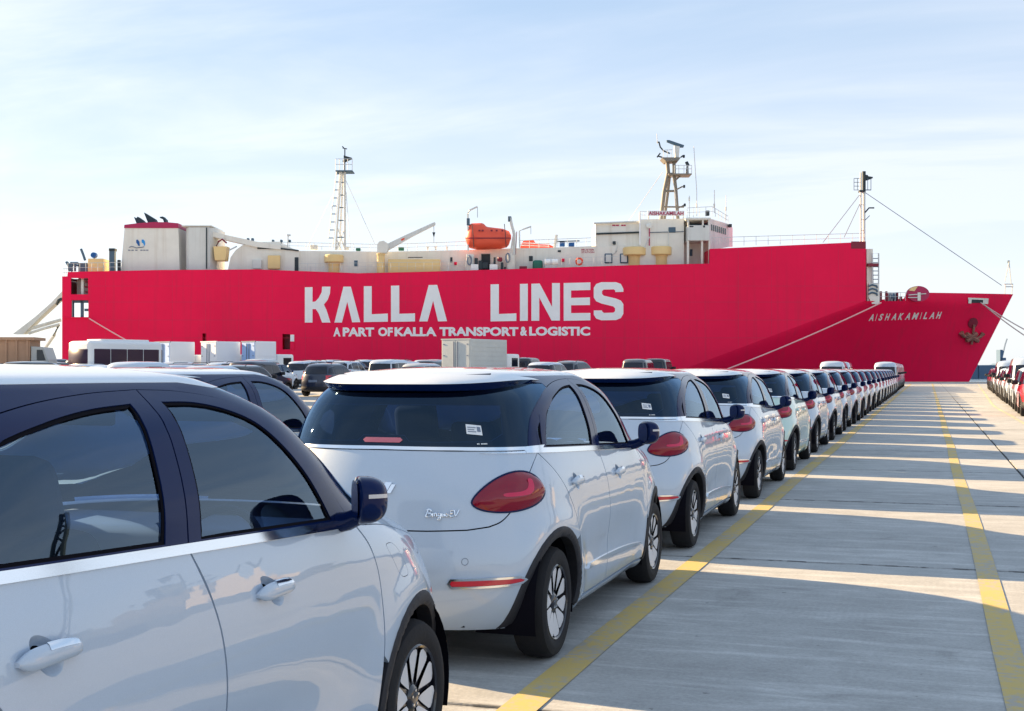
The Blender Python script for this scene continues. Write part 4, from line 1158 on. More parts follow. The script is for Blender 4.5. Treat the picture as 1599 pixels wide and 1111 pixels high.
for (x0, y0, x1, y1) in ((316, 521, 322, 533.5), (441, 522, 453, 546)): rm = MB(); rm.box(U(x0), U(x1), 1.4, 1.5, Zp(y1), Zp(y0)); put('side_door_recess', rm, 'hull_dark')
rm = MB(); rm.box(U(453.6), U(459.5), -.12, .0, Zp(533.5), Zp(523)); put('door_leaf', rm, 'paint_white')
rm = MB(); rm.box(U(453.6), U(459.5), -.10, .0, Zp(545.5), Zp(534)); put('door_leaf', rm, 'hull')
rb = MB(); rb.box(U(99), U(139), -.15, 0.0, Zp(497.5), Zp(496)); put('rubbing_strake', rb, 'hull')
dpn = MB(); dpn.box(U(1329), U(1352), -.03, 0, Zp(388.6), Zp(377.4)); put('dark_name_panel', dpn, 'hull_dark')
# horizontal and vertical plate seams, slightly proud weld lines
for k, py in enumerate((447, 472, 500, 528)):
    w_ = MB(); z = Zp(py); w_.box(U(140), min(U(1350), xk(z)), -.012, 0.0, z - .02, z + .02); put('plate_seam', w_, 'hull_seam')
for px in range(165, 1340, 52):
    zt = hull_top(U(px)) - .3 if px < 1109 else Zp(388)
    if xk(-2) > U(px) or True:
        zb = -3 if U(px) < xk(-3) else ZK0 + (U(px) - XK0) / (XK1 - XK0) * (ZK1 - ZK0) + .2
        w_ = MB(); w_.box(U(px) - .015, U(px) + .015, -.010, 0.0, zb, zt); put('plate_seam', w_, 'hull_seam')
# ---- lettering
def zc(pts): return [(U(440 + x * .3502), Zp(420 + y * .3502)) for x, y in pts]
GL = {'K': [(103, 83), (137, 82), (137, 148), (150, 146), (165, 130), (178, 105), (180, 80), (217, 80), (215, 110), (205, 138), (188, 160), (200, 185), (217, 240), (180, 240), (165, 200), (152, 180), (137, 180), (137, 240), (103, 240)],
 'A': [(235, 240), (275, 80), (308, 80), (350, 238), (314, 239), (292, 148), (268, 240)],
 'L': [(366, 78), (401, 78), (401, 203), (473, 200), (473, 236), (366, 238)],
 'L2': [(487, 76), (524, 75), (524, 201), (594, 199), (594, 235), (487, 237)],
 'A2': [(613, 235), (655, 73), (693, 72), (737, 234), (697, 235), (675, 143), (650, 235)],
 'L3': [(931, 70), (968, 69), (968, 202), (1046, 199), (1046, 233), (931, 235)],
 'I': [(1062, 68), (1097, 67), (1097, 232), (1062, 233)],
 'N': [(1113, 67), (1150, 66), (1205, 170), (1205, 64), (1240, 64), (1240, 231), (1203, 231), (1148, 128), (1148, 232), (1113, 232)],
 'E': [(1257, 64), (1376, 61), (1376, 95), (1290, 97), (1290, 130), (1374, 128), (1374, 162), (1290, 163), (1290, 198), (1376, 197), (1376, 230), (1257, 232)],
 'S': [(1523, 90), (1523, 103), (1487, 104), (1487, 97), (1480, 92), (1435, 93), (1428, 100), (1428, 112), (1435, 120), (1490, 133), (1512, 142), (1523, 158), (1523, 200), (1512, 220), (1490, 229), (1425, 230), (1402, 222), (1391, 205), (1391, 186), (1428, 186), (1428, 190), (1436, 197), (1478, 196), (1486, 189), (1486, 176), (1478, 168), (1425, 155), (1402, 145), (1391, 128), (1391, 85), (1402, 68), (1425, 60), (1490, 60), (1512, 68)]}
for k_, g_ in GL.items():
    mb = MB(); mb.prism(zc(g_), -.035, -.002); put('name_letter', mb, 'paint_white')
for wd_, a, b_ in (('A', 230, 262), ('PART', 272, 412), ('OF', 430, 495), ('KALLA', 503, 690), ('TRANSPORT', 703, 1055), ('&', 1063, 1095), ('LOGISTIC', 1103, 1375)):
    y1_ = 302 - (a - 230) / 1150 * 4; y0_ = 262 - (a - 230) / 1150 * 5
    put('slogan_word', text_fit(wd_, U(440 + a * .3502), U(440 + b_ * .3502), Zp(420 + y1_ * .3502), Zp(420 + y0_ * .3502), -.02, .045, 0, .01), 'paint_white')
def onbow(p):
    return (p[0], hull_off(p[0], p[2]) + p[1] - .03, p[2])
bl_ = 'AISHAKAMILAH'; xx = 1356.0
wds = [9.5, 4, 9, 9.5, 9.5, 10, 10, 12, 4, 8.5, 10, 10]
tot = sum(wds) + 11 * .9; sc_ = (1471 - 1356) / tot
M['bow_letter'] = mat('faded_pink_white_letter_paint', (.88, .80, .78), .6)
for ch, w_ in zip(bl_, wds):
    yb = 501.5 - (xx - 1356) / 115 * 4; 
    xa_, za_ = bowxy(xx, yb); xb_, zb_ = bowxy(xx + w_ * sc_, yb - 10.5); put('bow_letter', text_fit(ch, xa_, xb_, za_, zb_, 0, .035, .25, .008, onbow), 'bow_letter')
    xx += (w_ + .9) * sc_
# fairlead, anchor, bow gear
fl_ = MB(); xa, xb = bowxy(1511, 470)[0], bowxy(1543, 470)[0]; z0_, z1_ = bowxy(1527, 474)[1], bowxy(1527, 467)[1]
pts_ = [(xa + .3, z0_), (xb - .3, z0_ + .1), (xb, (z0_ + z1_) / 2), (xb - .3, z1_), (xa + .3, z1_), (xa, (z0_ + z1_) / 2)]
fl_.prism(pts_, -.02, .0, fn=onbow); put('fairlead_opening', fl_, 'ship_dark')
fl_ = MB()
for a, b_ in ((xa + .1, xa + .6), (xb - .9, xb)): fl_.prism([(a, z0_ - .05), (b_, z0_ - .05), (b_, z1_ + .05), (a, z1_ + .05)], -.1, -.04, fn=onbow)
fl_.prism([(xa, z1_ - .12), (xb, z1_ - .12), (xb, z1_ + .1), (xa, z1_ + .1)], -.12, -.03, fn=onbow); put('fairlead_rim', fl_, 'cream')
an = MB()
def anp(px, py, dy=0):
    x, z = bowxy(px, py); return (x, hull_off(x, z) - .3 - dy, z)
an.tube([anp(1520, 508), anp(1518, 524), anp(1516, 538)], .17, 8)
an.tube([anp(1501, 523), anp(1508, 527), anp(1516, 531), anp(1526, 528), anp(1533, 524)], .19, 8)
an.tube([anp(1500, 520), anp(1504, 527)], .34, 8, r2=.15); an.tube([anp(1534, 521), anp(1529, 528)], .32, 8, r2=.15)
an.tube([anp(1508, 522), anp(1526, 533)], .3, 6); an.tube([anp(1524, 521), anp(1508, 533)], .3, 6)
put('anchor', an, 'rust', None, 50)
hw = MB(); cx_, cz_ = bowxy(1519, 505)
hw.prism([(cx_ + .75 * math.cos(t), cz_ + .7 * math.sin(t)) for t in np.linspace(0, 2 * PI, 16, endpoint=False)], -.12, -.03, fn=onbow); put('hawse_pipe', hw, 'hull_dark')
# ---- building blocks on deck
def pbox(name, x0, y0, x1, y1, m, dy=1.0, dep=3.0, parent=None, bev=.04):
    mb = MB(); mb.bevel_box(min(U(x0, SD + dy), U(x1, SD + dy)), U(x1, SD + dy), dy, dy + dep, Zp(y1, SD + dy), Zp(y0, SD + dy), bev, 1)
    return put(name, mb, m, parent)
def ppoly(name, pts, m, dy=1.0, dep=3.0, parent=None):
    mb = MB(); mb.prism([(U(x, SD + dy), Zp(y, SD + dy)) for x, y in pts], dy, dy + dep); return put(name, mb, m, parent)
def pp(x, y, dy=1.0): return (U(x, SD + dy), dy, Zp(y, SD + dy))
def ptube(name, pts, r, m, dy=1.0, parent=None, seg=6):
    mb = MB(); mb.tube([pp(q[0], q[1], q[2] if len(q) > 2 else dy) for q in pts], r, seg); return put(name, mb, m, parent, 50)
def rail(x0, yt0, x1, yt1, drop, dy, n_, m='rail', r=.035, mid=2, name='railing'):
    root_ = put(name, MB().tube([pp(x0, yt0, dy), pp(x1, yt1, dy)], r, 5), m)
    for k in range(1, mid): 
        f_ = k / mid; make_obj('rail_bar', MB().tube([pp(x0, yt0 + drop * f_, dy), pp(x1, yt1 + drop * f_, dy)], r * .7, 4), m, root_)
    for k in range(n_ + 1):
        t = k / n_; x = x0 + (x1 - x0) * t; y = yt0 + (yt1 - yt0) * t
        make_obj('rail_post', MB().tube([pp(x, y, dy), pp(x, y + drop, dy)], r * .9, 4), m, root_)
    return root_
DB = 437   # below the deck edge
# funnel
fu = MB()
lo_ = [(187.4, DB), (280.5, DB)]; hi_ = [(194.5, 355.7), (278, 355.7)]
def frus(mb, bx0, bx1, by, tx0, tx1, ty, dy, dep, sh_=.0):
    a = [(U(bx0, SD + dy), dy, Zp(by, SD + dy)), (U(bx1, SD + dy), dy, Zp(by, SD + dy)), (U(bx1, SD + dy), dy + dep, Zp(by, SD + dy)), (U(bx0, SD + dy), dy + dep, Zp(by, SD + dy))]
    b = [(U(tx0, SD + dy), dy + sh_, Zp(ty, SD + dy)), (U(tx1, SD + dy), dy + sh_, Zp(ty, SD + dy)), (U(tx1, SD + dy), dy + dep - sh_, Zp(ty, SD + dy)), (U(tx0, SD + dy), dy + dep - sh_, Zp(ty, SD + dy))]
    mb.add(a + b, [(0, 1, 5, 4), (1, 2, 6, 5), (2, 3, 7, 6), (3, 0, 4, 7), (4, 5, 6, 7)])
frus(fu, 187.4, 280.8, DB, 194.5, 278.3, 356, 2, 7); funnel = put('funnel', fu, 'cream')
fb_ = MB(); fb_.prism([(U(x, SD + 2), Zp(y, SD + 2)) for x, y in [(194, 356.5), (278.6, 356.5), (278.4, 349), (262, 347.5), (240, 347.2), (215, 349), (194.5, 351.5)]], 1.9, 9.1); put('funnel_band', fb_, 'hull_dark', funnel)
M['band'] = mat('crimson_funnel_band', (.45, .012, .09), .5); funnel.children[0].data.materials[0] = M['band']
for pts_, nm in (([(209, 339), (212, 343), (214.5, 338.5), (221, 343), (227, 349), (213, 349)], 'exhaust_pipe'), ([(224.5, 332), (241, 342), (244, 348), (231, 348.5)], 'exhaust_fin'), ([(249, 339), (254, 338.3), (258.5, 343), (258.8, 347.5), (256, 347.5), (254, 342), (250, 341)], 'exhaust_hook')):
    ppoly(nm, pts_, 'teal_black', 4, 1.2, funnel)
ppoly('funnel_logo_drop', [(212.5, 375), (215, 374.5), (217.5, 378), (218, 384.5), (216, 384), (212.8, 379)], 'logo_blue', 1.93, .1, funnel)
ppoly('funnel_logo_drop', [(221, 375), (223.5, 374.2), (226, 377), (226.5, 382), (225, 385), (224, 381), (221.2, 379)], 'logo_cyan', 1.93, .1, funnel)
ptube('funnel_logo_wave', [(201.5, 386.5), (205, 385.2), (209, 386), (213, 387.5), (217, 386.8), (222, 386.5), (225, 385.8)], .05, 'ink', 1.93, funnel, 4)
for x in (200, 205.2, 211, 219, 223.5, 228): pbox('funnel_print', x, 390.3, x + 3.6, 391.8, 'ink', 1.96, .04, funnel, .005)
pbox('aft_locker', 137, 404, 161, DB, 'tan', 1.2, 3)
pbox('aft_machinery_box', 122, 411, 137, DB, 'ship_blue', 1.4, 3)
for pts_ in ([(126.5, 389), (130, 398), (133, 407)], [(103.5, 409), (107, 415), (109, 424)], [(110, 411), (122, 411)], [(106, 413), (122, 415)], [(112, 411), (112, 424)], [(117, 411), (117, 424)], [(105, 410), (109, 417), (113, 424)]):
    ptube('aft_gear', pts_, .16, 'ship_blue', 1.2)
wh = MB(); wh.lathe([(.05, -.3), (.36, -.3), (.36, .3), (.05, .3)], 'z', 14)
ob = put('aft_floodlight', wh, 'logo_blue'); ob.location = pp(147, 399, 1.6); ob.rotation_euler = (R(90), 0, 0)
ptube('floodlight_post', [(147, 403), (147, 412)], .08, 'ship_dark', 1.6)
pbox('aft_vent_pipe', 170, 391, 178.5, DB, 'ship_blue', 1.5, .8); pbox('aft_vent_cap', 169.5, 388, 179, 392, 'ship_dark', 1.4, 1.0); pbox('aft_small_vent', 183, 406, 187, DB, 'ship_dark', 1.4, .5)
rail(98, 420, 106, 420, 12, .1, 3); rail(106, 411.5, 190, 410, 14, .12, 9)
# big ventilation tower
vt = MB(); dyv = 1.5
plan = [(U(284, SD), dyv + .6), (U(290, SD), dyv), (U(322, SD), dyv), (U(330, SD), dyv + 1.6), (U(330, SD), dyv + 6), (U(284, SD), dyv + 6)]
n_ = len(plan); vt.add([(x, y, Zp(DB)) for x, y in plan] + [(x, y, Zp(353)) for x, y in plan], [(i, (i + 1) % n_, n_ + (i + 1) % n_, n_ + i) for i in range(n_)] + [tuple(n_ + i for i in range(n_))])
put('vent_tower', vt, 'cream2')
pbox('vent_tower_lid', 283.5, 352, 330.5, 354, 'cream', 1.4, 6.2)
ptube('vent_tower_ladder', [(322.5, 420), (322.5, 356)], .08, 'ship_dark', 1.4); ptube('vent_tower_ladder', [(327, 420), (327, 356)], .08, 'rail', 1.5)
# duct boom sloping down aft
ppoly('duct_boom', [(330, 361), (352, 367), (400, 377.5), (438, 383), (438, 390), (400, 386), (352, 375), (330, 369.5)], 'cream', 2.2, 2)
ppoly('duct_bracket', [(333, 385), (354, 385), (351.5, 407), (335.5, 407)], 'tan', 1.8, 1.8)
ptube('duct_strut', [(338, 385), (341, 378), (347, 374), (354, 380)], .12, 'hull_dark', 2.0); ptube('duct_strut', [(358, 391), (370, 385)], .1, 'rail', 2.0)
aft = MB(); aft.prism([(U(x, SD + 2.5), Zp(y, SD + 2.5)) for x, y in [(355, DB), (356, 421), (360, 402), (368, 391), (378, 383.5), (400, 378.5), (437, 377.5), (440, 384), (466.5, 391), (467, DB)]], 2.5, 12); put('aft_deckhouse', aft, 'cream')
ptube('eave_shade', [(402, 388), (437, 388.2), (466.5, 391.8)], .10, 'ship_dark', 2.4)  # dark tube painting in the shadow under the roof overhang
pbox('house_doorway', 460, 402, 466, 424, 'ship_dark', 2.42, .2); pbox('vent_box', 418, 399, 437, 420, 'tan', 2.0, .4); pbox('vent_box', 394, 406, 408, 420, 'cream2', 2.1, .4)
for x in (385, 392, 424, 437, 450): pbox('roof_fitting', x, 374.5 if x > 420 else 372, x + 3.5, 378.5, 'ship_blue', 3, .6)
# main long house
mh = MB(); mh.prism([(U(x, SD + 3), Zp(y, SD + 3)) for x, y in [(467, DB), (467, 392), (606, 393.3), (727, 390.8), (806, 388), (864, 387), (930, 384.5), (1000, 383), (1000, DB)]], 3, 14); put('long_deckhouse', mh, 'cream')
rail(440, 378.5, 590, 382, 10.5, 3.2, 12); rail(606, 382, 727, 377.5, 11.5, 3.2, 8); rail(812, 376, 930, 371.5, 12, 3.2, 8)
rail(467, 412, 727, 409, 12, .15, 20, r=.022); rail(852, 403.5, 965, 401, 14, .15, 9, r=.022)
def mushroom(x0, x1, yc, ys, sx0, sx1, yb, m='tan', dy=1.6):
    r = (U(x1) - U(x0)) / 2; rs = (U(sx1) - U(sx0)) / 2; cx = (U(x0, SD + dy) + U(x1, SD + dy)) / 2; z = lambda y: Zp(y, SD + dy)
    mb = MB(); mb.lathe([(0.01, z(yc)), (r * .9, z(yc)), (r, z(yc) - .12), (r, z(ys) + .1), (r * .93, z(ys)), (rs * 1.15, z(ys)), (rs, z(ys) - .35), (rs, z(yb))], 'z', 24, (cx, dy + r, 0))
    return put('mushroom_vent', mb, m, None, 40)
mushroom(504, 534.5, 397, 409.5, 511, 528, 432); mushroom(974, 1011, 384.8, 398, 981, 1001, 428); mushroom(1017.5, 1051, 384, 397.5, 1025, 1045, 428)
# deck crane
mb = MB(); cx = U(594, SD + 1); rr_ = (U(600) - U(587.5)) / 2
mb.lathe([(rr_, Zp(DB)), (rr_, Zp(397)), (rr_ * 1.15, Zp(397)), (rr_ * 1.15, Zp(395)), (.01, Zp(395))], 'z', 16, (cx, 1 + rr_, 0)); crane = put('crane_column', mb, 'tan', None, 40)
ppoly('crane_head', [(589, 395), (589, 382), (592, 377.5), (599, 376), (605, 380), (607, 386), (604, 395)], 'cream', 1.1, 1.0, crane)
ppoly('crane_jib', [(602, 382.5), (615, 376), (636, 366), (678.5, 347), (680, 348.5), (679.5, 351.5), (645, 369), (604, 392)], 'cream2', 1.3, .55, crane)
ptube('crane_rope', [(677.5, 351), (677.5, 379)], .03, 'ship_dark', 1.6, crane, 4)
ppoly('crane_hook', [(675, 363), (679.5, 363), (678.5, 366.5), (677.8, 370), (677, 370), (676, 366.5)], 'ship_dark', 1.4, .4, crane)
ppoly('crane_mark', [(626, 374), (631, 371.6), (632, 374), (627, 376.6)], 'orange', 1.27, .02, crane)
pbox('deck_container', 606, 405, 687, 430, 'tan', 1.4, 2.6)
ptube('container_rail', [(637, 402.5), (660, 402.2)], .06, 'ship_dark', 2)
pbox('roof_green_box', 622, 386, 630.5, 391.5, 'ship_green', 3.4, .6); pbox('roof_green_box', 555.5, 387.5, 562.5, 392, 'ship_green', 3.4, .6); pbox('roof_winch', 484, 382.5, 495.5, 390, 'cream', 3.4, .8)
for x in (668, 680, 698, 541, 543.5): ppoly('roof_vent_pipe', [(x - 2.5, 385.5), (x + 2.5, 385.5), (x + 1, 388), (x + 1, 391), (x - 1, 391), (x - 1, 388)], 'cream2', 3.6, .3)
ptube('roof_antenna', [(449, 391), (450, 368)], .08, 'rail', 3.4); pbox('antenna_head', 447.5, 366, 453.5, 369, 'cream2', 3.3, .3)
pbox('house_port', 553, 407, 558.5, 416, 'ship_blue', 2.9, .12); pbox('house_sign', 703, 402, 706.5, 410, 'ship_dark', 2.9, .1); pbox('fire_box', 709, 409, 713.5, 414, 'hull', 2.7, .3); pbox('fire_box', 876.5, 404, 881.5, 409, 'hull', 2.7, .3)
for x in (485, 505, 534, 700, 896, 921): ptube('deck_pipe', [(x, 416), (x, 424)], .09, 'cream2', 1.4)
# aft mast (lattice with ladder)
ms_ = MB()
mast = put('signal_mast', MB().tube([pp(538.6, 391, 3.2), pp(538.2, 266.5, 3.2)], .16, 8), 'cream2', None, 50)
ptube('mast_leg', [(524, 391, 3.2), (533, 266.5, 3.2)], .13, 'cream2', 3, mast); ptube('mast_leg', [(530, 391, 5.2), (536, 266.5, 4.4)], .13, 'cream2', 3, mast)
ptube('ladder_side', [(513, 372, 2.9), (525.8, 266.5, 2.9)], .06, 'cream2', 3, mast, 4); ptube('ladder_side', [(519.5, 388, 2.9), (531, 266.5, 2.9)], .06, 'cream2', 3, mast, 4)
for k in range(9):
    t = k / 8; y = 372 - t * 100; xa = 513 + 12.8 * (372 - y) / 105.5; xb = 519.5 + 11.5 * (388 - y) / 121.5
    ptube('ladder_rung', [(xa, y, 2.9), (xb + .5, y, 2.9)], .06, 'ship_blue', 3, mast, 4)
for y in (285, 305, 324.5, 344.5, 371):
    xl = 524 + 9 * (391 - y) / 124.5; ptube('mast_brace', [(xl, y, 3.2), (538.5, y, 3.2)], .07, 'ship_blue', 3, mast, 4)
for a, b_ in (((525, 391), (538.5, 355)), ((538.5, 391), (527, 355)), ((525, 372), (533, 391))): ptube('mast_brace', [(*a, 3.2), (*b_, 3.2)], .07, 'cream2', 3, mast, 4)
pbox('mast_platform', 523.5, 266, 550.5, 268, 'ship_blue', 2.6, 2.2, mast)
for x in (524, 530, 537, 543, 550): ptube('cage_bar', [(x, 248.5), (x, 266)], .04, 'rail', 2.7, mast, 4)
for y in (248.5, 257): ptube('cage_bar', [(524, y), (550, y)], .04, 'rail', 2.7, mast, 4)
ppoly('mast_lamp', [(536.5, 243), (542, 244.5), (549, 246.5), (549, 247.5), (543, 250), (537, 253), (534.5, 252), (536.8, 249)], 'ship_dark', 3.0, .8, mast)
ptube('mast_top', [(538.5, 266), (538.5, 233), (534.5, 229)], .08, 'ship_dark', 3.2, mast); ptube('mast_top', [(535, 231.5), (542, 233)], .07, 'ship_dark', 3.2, mast)
for a, b_ in (((518.6, 307), (479, 389)), ((539.5, 281), (585, 381)), ((540.5, 300), (547, 388)), ((484, 378), (479, 390))): ptube('mast_stay', [(*a, 3.2), (*b_, 3.2)], .035, 'rail', 3, mast, 4)
# lifeboat davits
for pts_, r_, m_ in (([(731, 392), (731, 365), (730.6, 334), (733, 329), (745.5, 323)], .12, 'cream2'), ([(811.5, 387), (811, 361), (818, 358), (829.5, 354)], .11, 'cream2'), ([(796.5, 340), (799, 352), (803, 366), (802.5, 398)], .22, 'cream2'), ([(803, 361), (801, 372), (799, 384), (797, 397)], .12, 'cream2'), ([(745.5, 323), (745.7, 340)], .03, 'ship_dark'), ([(829, 354), (829, 366)], .03, 'ship_dark'), ([(807, 262 + 100), (805, 398)], .06, 'hull_dark')):
    ptube('boat_davit', pts_, r_, m_, 1.3)
pbox('davit_head', 793, 338, 798.5, 346, 'ship_blue', 1.1, .5); pbox('davit_base', 792, 396, 804, 425, 'cream', 1.2, 1.2); pbox('davit_base', 728, 397, 740, 425, 'cream', 1.2, 1.2); pbox('davit_sleeve', 728.5, 341, 733.5, 352, 'ship_blue', 1.15, .4)
for x, y in ((733, 407), (793, 403)):
    mb = MB(); mb.tube([pp(x + 3 * math.cos(t), y + 7 * math.sin(t), .95) for t in np.linspace(0, 2 * PI, 17)], .10, 6); put('rope_reel', mb, 'ink', None, 50)
# dark doorway and winches
pbox('house_doorway', 751.6, 397, 765.5, 425, 'ship_dark', 2.9, .2); pbox('door_frame', 750.3, 395.6, 766.5, 397, 'cream2', 2.8, .2)
pbox('winch_box', 735, 413, 747, 430, 'paint_white', .8, 1.0); pbox('winch_box', 764.5, 413, 777, 430, 'paint_white', .8, 1.0)
for (x0, y0, x1, y1) in ((741, 403, 746, 412), (747, 407, 753, 421), (753, 410, 762, 420), (770.5, 402, 774, 412), (782, 410, 786, 422), (787, 417, 790, 421)): pbox('deck_machinery', x0, y0, x1, y1, 'ship_dark', 1.0, .8)
mb = MB(); mb.lathe([(.01, .3), (.28, .25), (.36, 0), (.28, -.25), (.01, -.3)], 'z', 12); ob = put('red_winch_drum', mb, 'hull_dark', None, 60); ob.location = pp(780.5, 405.5, 1)
pbox('red_hatch', 811, 416, 823, 430, 'hull_dark', .9, 1)
mb = MB(); mb.bevel_box(U(832), U(848), 1.2, 2.4, Zp(430), Zp(405), .3, 3); put('green_winch', mb, 'ship_green', None, 40)
for x0, x1 in ((850, 859.5), (861, 871)):
    mb = MB(); mb.tube([pp(x0, 410, 1.3), pp(x1, 410, 1.3)], .42, 14); put('life_raft_canister', mb, 'paint_white', None, 50)
pbox('raft_cradle', 851, 414.5, 870, 419, 'rail', 1.0, .7)
for a in (0,): 
    mb = MB(); mb.tube([pp(904.5 + 4.8 * math.cos(t), 408.6 + 5.0 * math.sin(t), .9) for t in np.linspace(0, 2 * PI, 21)], .13, 8); put('life_ring', mb, 'orange', None, 60)
for wd_, x0, x1, yb in (('MUSTER', 908, 928, 391.6), ('STATION', 908, 928, 395.4)):
    put('station_word', text_fit(wd_, U(x0, SD + 2.9), U(x1, SD + 2.9), Zp(yb, SD + 2.9), Zp(yb - 2.6, SD + 2.9), 2.97, .01), 'band')
for x0, x1 in ((944, 956.5), (968, 981)):
    w_ = pbox('house_window', x0, 396, x1, 411.6, 'ship_blue', 2.86, .2, None, .1); make_obj('window_pane', MB().box(U(x0 + 2, SD + 2.8), U(x1 - 2, SD + 2.8), 2.80, 2.85, Zp(409.5, SD + 2.8), Zp(398, SD + 2.8)), 'cream2', w_)
pbox('house_vent', 871, 391, 876, 394, 'ship_dark', 2.9, .12); pbox('roof_locker', 874, 378, 882, 385, 'logo_blue', 3.6, .8); pbox('roof_locker', 888, 379, 897, 385, 'logo_blue', 3.6, .8)
ptube('locker_rail', [(866, 377.5), (905, 376.5)], .08, 'ship_dark', 3.5); ptube('roof_post', [(866, 387), (869, 367)], .22, 'cream2', 3.5)
pbox('deck_gauge', 826, 400, 832, 408, 'ship_dark', 2.9, .12)
# bridge blocks
ppoly('bridge_house', [(930, 386), (930, 349.5), (1000, 346.5), (1000, 386)], 'cream', 3.2, 8)
ptube('roof_edge', [(927.5, 349.2), (1000, 346.2)], .14, 'cream2', 3.0); ptube('bridge_ledge', [(931, 365.5), (1000, 363.2)], .12, 'ship_dark', 3.05)
for x0, x1 in ((956, 961), (961.8, 966.5), (970, 973.5), (974, 977)): pbox('wall_print', x0, 351.2, x1, 353.2, 'band', 3.14, .05, None, .005)
pbox('wall_lamp', 957, 377, 961.5, 382, 'ship_dark', 2.9, .3); ptube('wall_pipe', [(965, 378), (963, 392), (958, 398)], .05, 'cream2', 2.9)
ppoly('bridge_tower', [(999, DB), (999, 343), (1068, 341.8), (1068, DB)], 'cream', 2.6, 10)
ptube('tower_corner', [(999.3, 383), (999.3, 331)], .12, 'paint_white', 2.5)
pbox('tower_window', 1044, 355, 1055, 363.5, 'ship_blue', 2.5, .15); ptube('tower_pipe', [(1013, 363.5), (1068, 362)], .05, 'ship_blue', 2.5); ptube('tower_pipe', [(1014, 356), (1014, 384)], .07, 'band', 2.4); ptube('tower_pipe', [(1044, 362), (1044, 384)], .05, 'cream2', 2.45)
mb = MB(); mb.lathe([(.01, .05), (.3, .02), (.42, -.08)], 'z', 14); ob = put('satellite_dish', mb, 'cream', None, 60); ob.location = pp(1014, 352, 2.3); ob.rotation_euler = (R(60), R(20), 0)
ptube('tower_ladder', [(1006, 388), (1014, 370)], .08, 'rail', 2.3)
# wing cab with open top and posts
pbox('wing_back', 1068, 341, 1109, 426, 'cream', 5.0, 6)
pbox('wing_cab', 1074, 352, 1108, 376, 'cream2', 1.0, 4.2); pbox('wing_roof', 1072, 340, 1110, 343.5, 'cream', .9, 4.5)
for x in (1074.5, 1097.5, 1107): ptube('wing_post', [(x, 343), (x, 352)], .13, 'cream', 1.1)
pbox('cab_slot', 1077, 353, 1083, 355, 'ship_dark', .96, .06); pbox('cab_slot', 1098, 352.5, 1101, 355.5, 'ship_dark', .96, .06); pbox('wing_window', 1077, 345, 1106, 352, 'ship_blue', 4.96, .1)
for x in (1074.5, 1096.5, 1108): pbox('wing_column', x - 1.6, 376, x + 1.6, 430, 'cream', 1.2, .35)
pbox('wing_door', 1077, 389.5, 1081.5, 400, 'ship_blue', 4.9, .1)
# faceted wheelhouse front
wf = MB()
A0_ = (U(1109), 1.2); A1_ = (U(1137, SD + 6), 6.0); A2_ = (U(1144, SD + 12), 12)
for (p, q, yt0, yt1, yb0, yb1) in ((A0_, A1_, 341, 350, 392, 386), (A1_, A2_, 350, 356, 386, 386)):
    wf.add([(p[0], p[1], Zp(yb0, SD + p[1])), (q[0], q[1], Zp(yb1, SD + q[1])), (q[0], q[1], Zp(yt1, SD + q[1])), (p[0], p[1], Zp(yt0, SD + p[1]))], [(0, 1, 2, 3)])
wf.add([(U(1109), 1.2, Zp(341, SD + 1.2)), (U(1137, SD + 6), 6, Zp(350, SD + 6)), (U(1109), 10, Zp(345, SD + 8))], [(0, 1, 2)])
put('wheelhouse_front', wf, 'cream2')
for k in range(8):
    t0 = .12 + k * .10; t1 = t0 + .062
    p0 = (A0_[0] + (A1_[0] - A0_[0]) * t0, A0_[1] + (A1_[1] - A0_[1]) * t0 - .06); p1 = (A0_[0] + (A1_[0] - A0_[0]) * t1, A0_[1] + (A1_[1] - A0_[1]) * t1 - .06)
    yt = 350 + 9 * t0; mb = MB(); mb.add([(p0[0], p0[1], Zp(yt + 9, SD + p0[1])), (p1[0], p1[1], Zp(yt + 9.6, SD + p1[1])), (p1[0], p1[1], Zp(yt, SD + p1[1])), (p0[0], p0[1], Zp(yt - .5, SD + p0[1]))], [(0, 1, 2, 3)]); put('wheelhouse_window', mb, 'winglass')
rail(1111, 371, 1143, 371.5, 11, .6, 6); rail(1073, 325, 1112, 323, 15, 1.4, 4); rail(1112, 323, 1137, 338, 13, 2.5, 5)
pbox('top_lamp', 1102, 329, 1108, 337, 'ship_dark', 2.0, .5); pbox('side_lamp', 1138, 350, 1143, 355, 'ship_dark', 5.5, .5)
for pts_ in ([(1083.4, 229), (1088, 300), (1088, 338)], [(1115.5, 297), (1115.5, 333)], [(1133.5, 305), (1133.5, 345)], [(1076.5, 306), (1076.5, 340)], [(1025.5, 209), (1026.5, 225)]): ptube('whip_antenna', pts_, .045, 'rail', 2.5, None, 4)
for x, y in ((1115.5, 318), (1133.5, 323), (1088, 318), (1076.5, 308)): pbox('antenna_base', x - 1.2, y, x + 1.2, y + 6, 'cream2', 2.4, .2)
# name board
nb = pbox('name_board', 1011.5, 329.5, 1068.5, 337, 'paint_white', 2.2, .12, None, .01)
put('board_letters', text_fit('AISHAKAMILAH', U(1013, SD + 2.1), U(1067.5, SD + 2.1), Zp(336.3, SD + 2.1), Zp(330.3, SD + 2.1), 2.17, .02), 'band', nb)
for x in (1013, 1031, 1051, 1067): ptube('board_leg', [(x, 336), (x, 342.5)], .07, 'cream2', 2.5)
rail(999, 330.5, 1012, 331, 11, 2.6, 2)
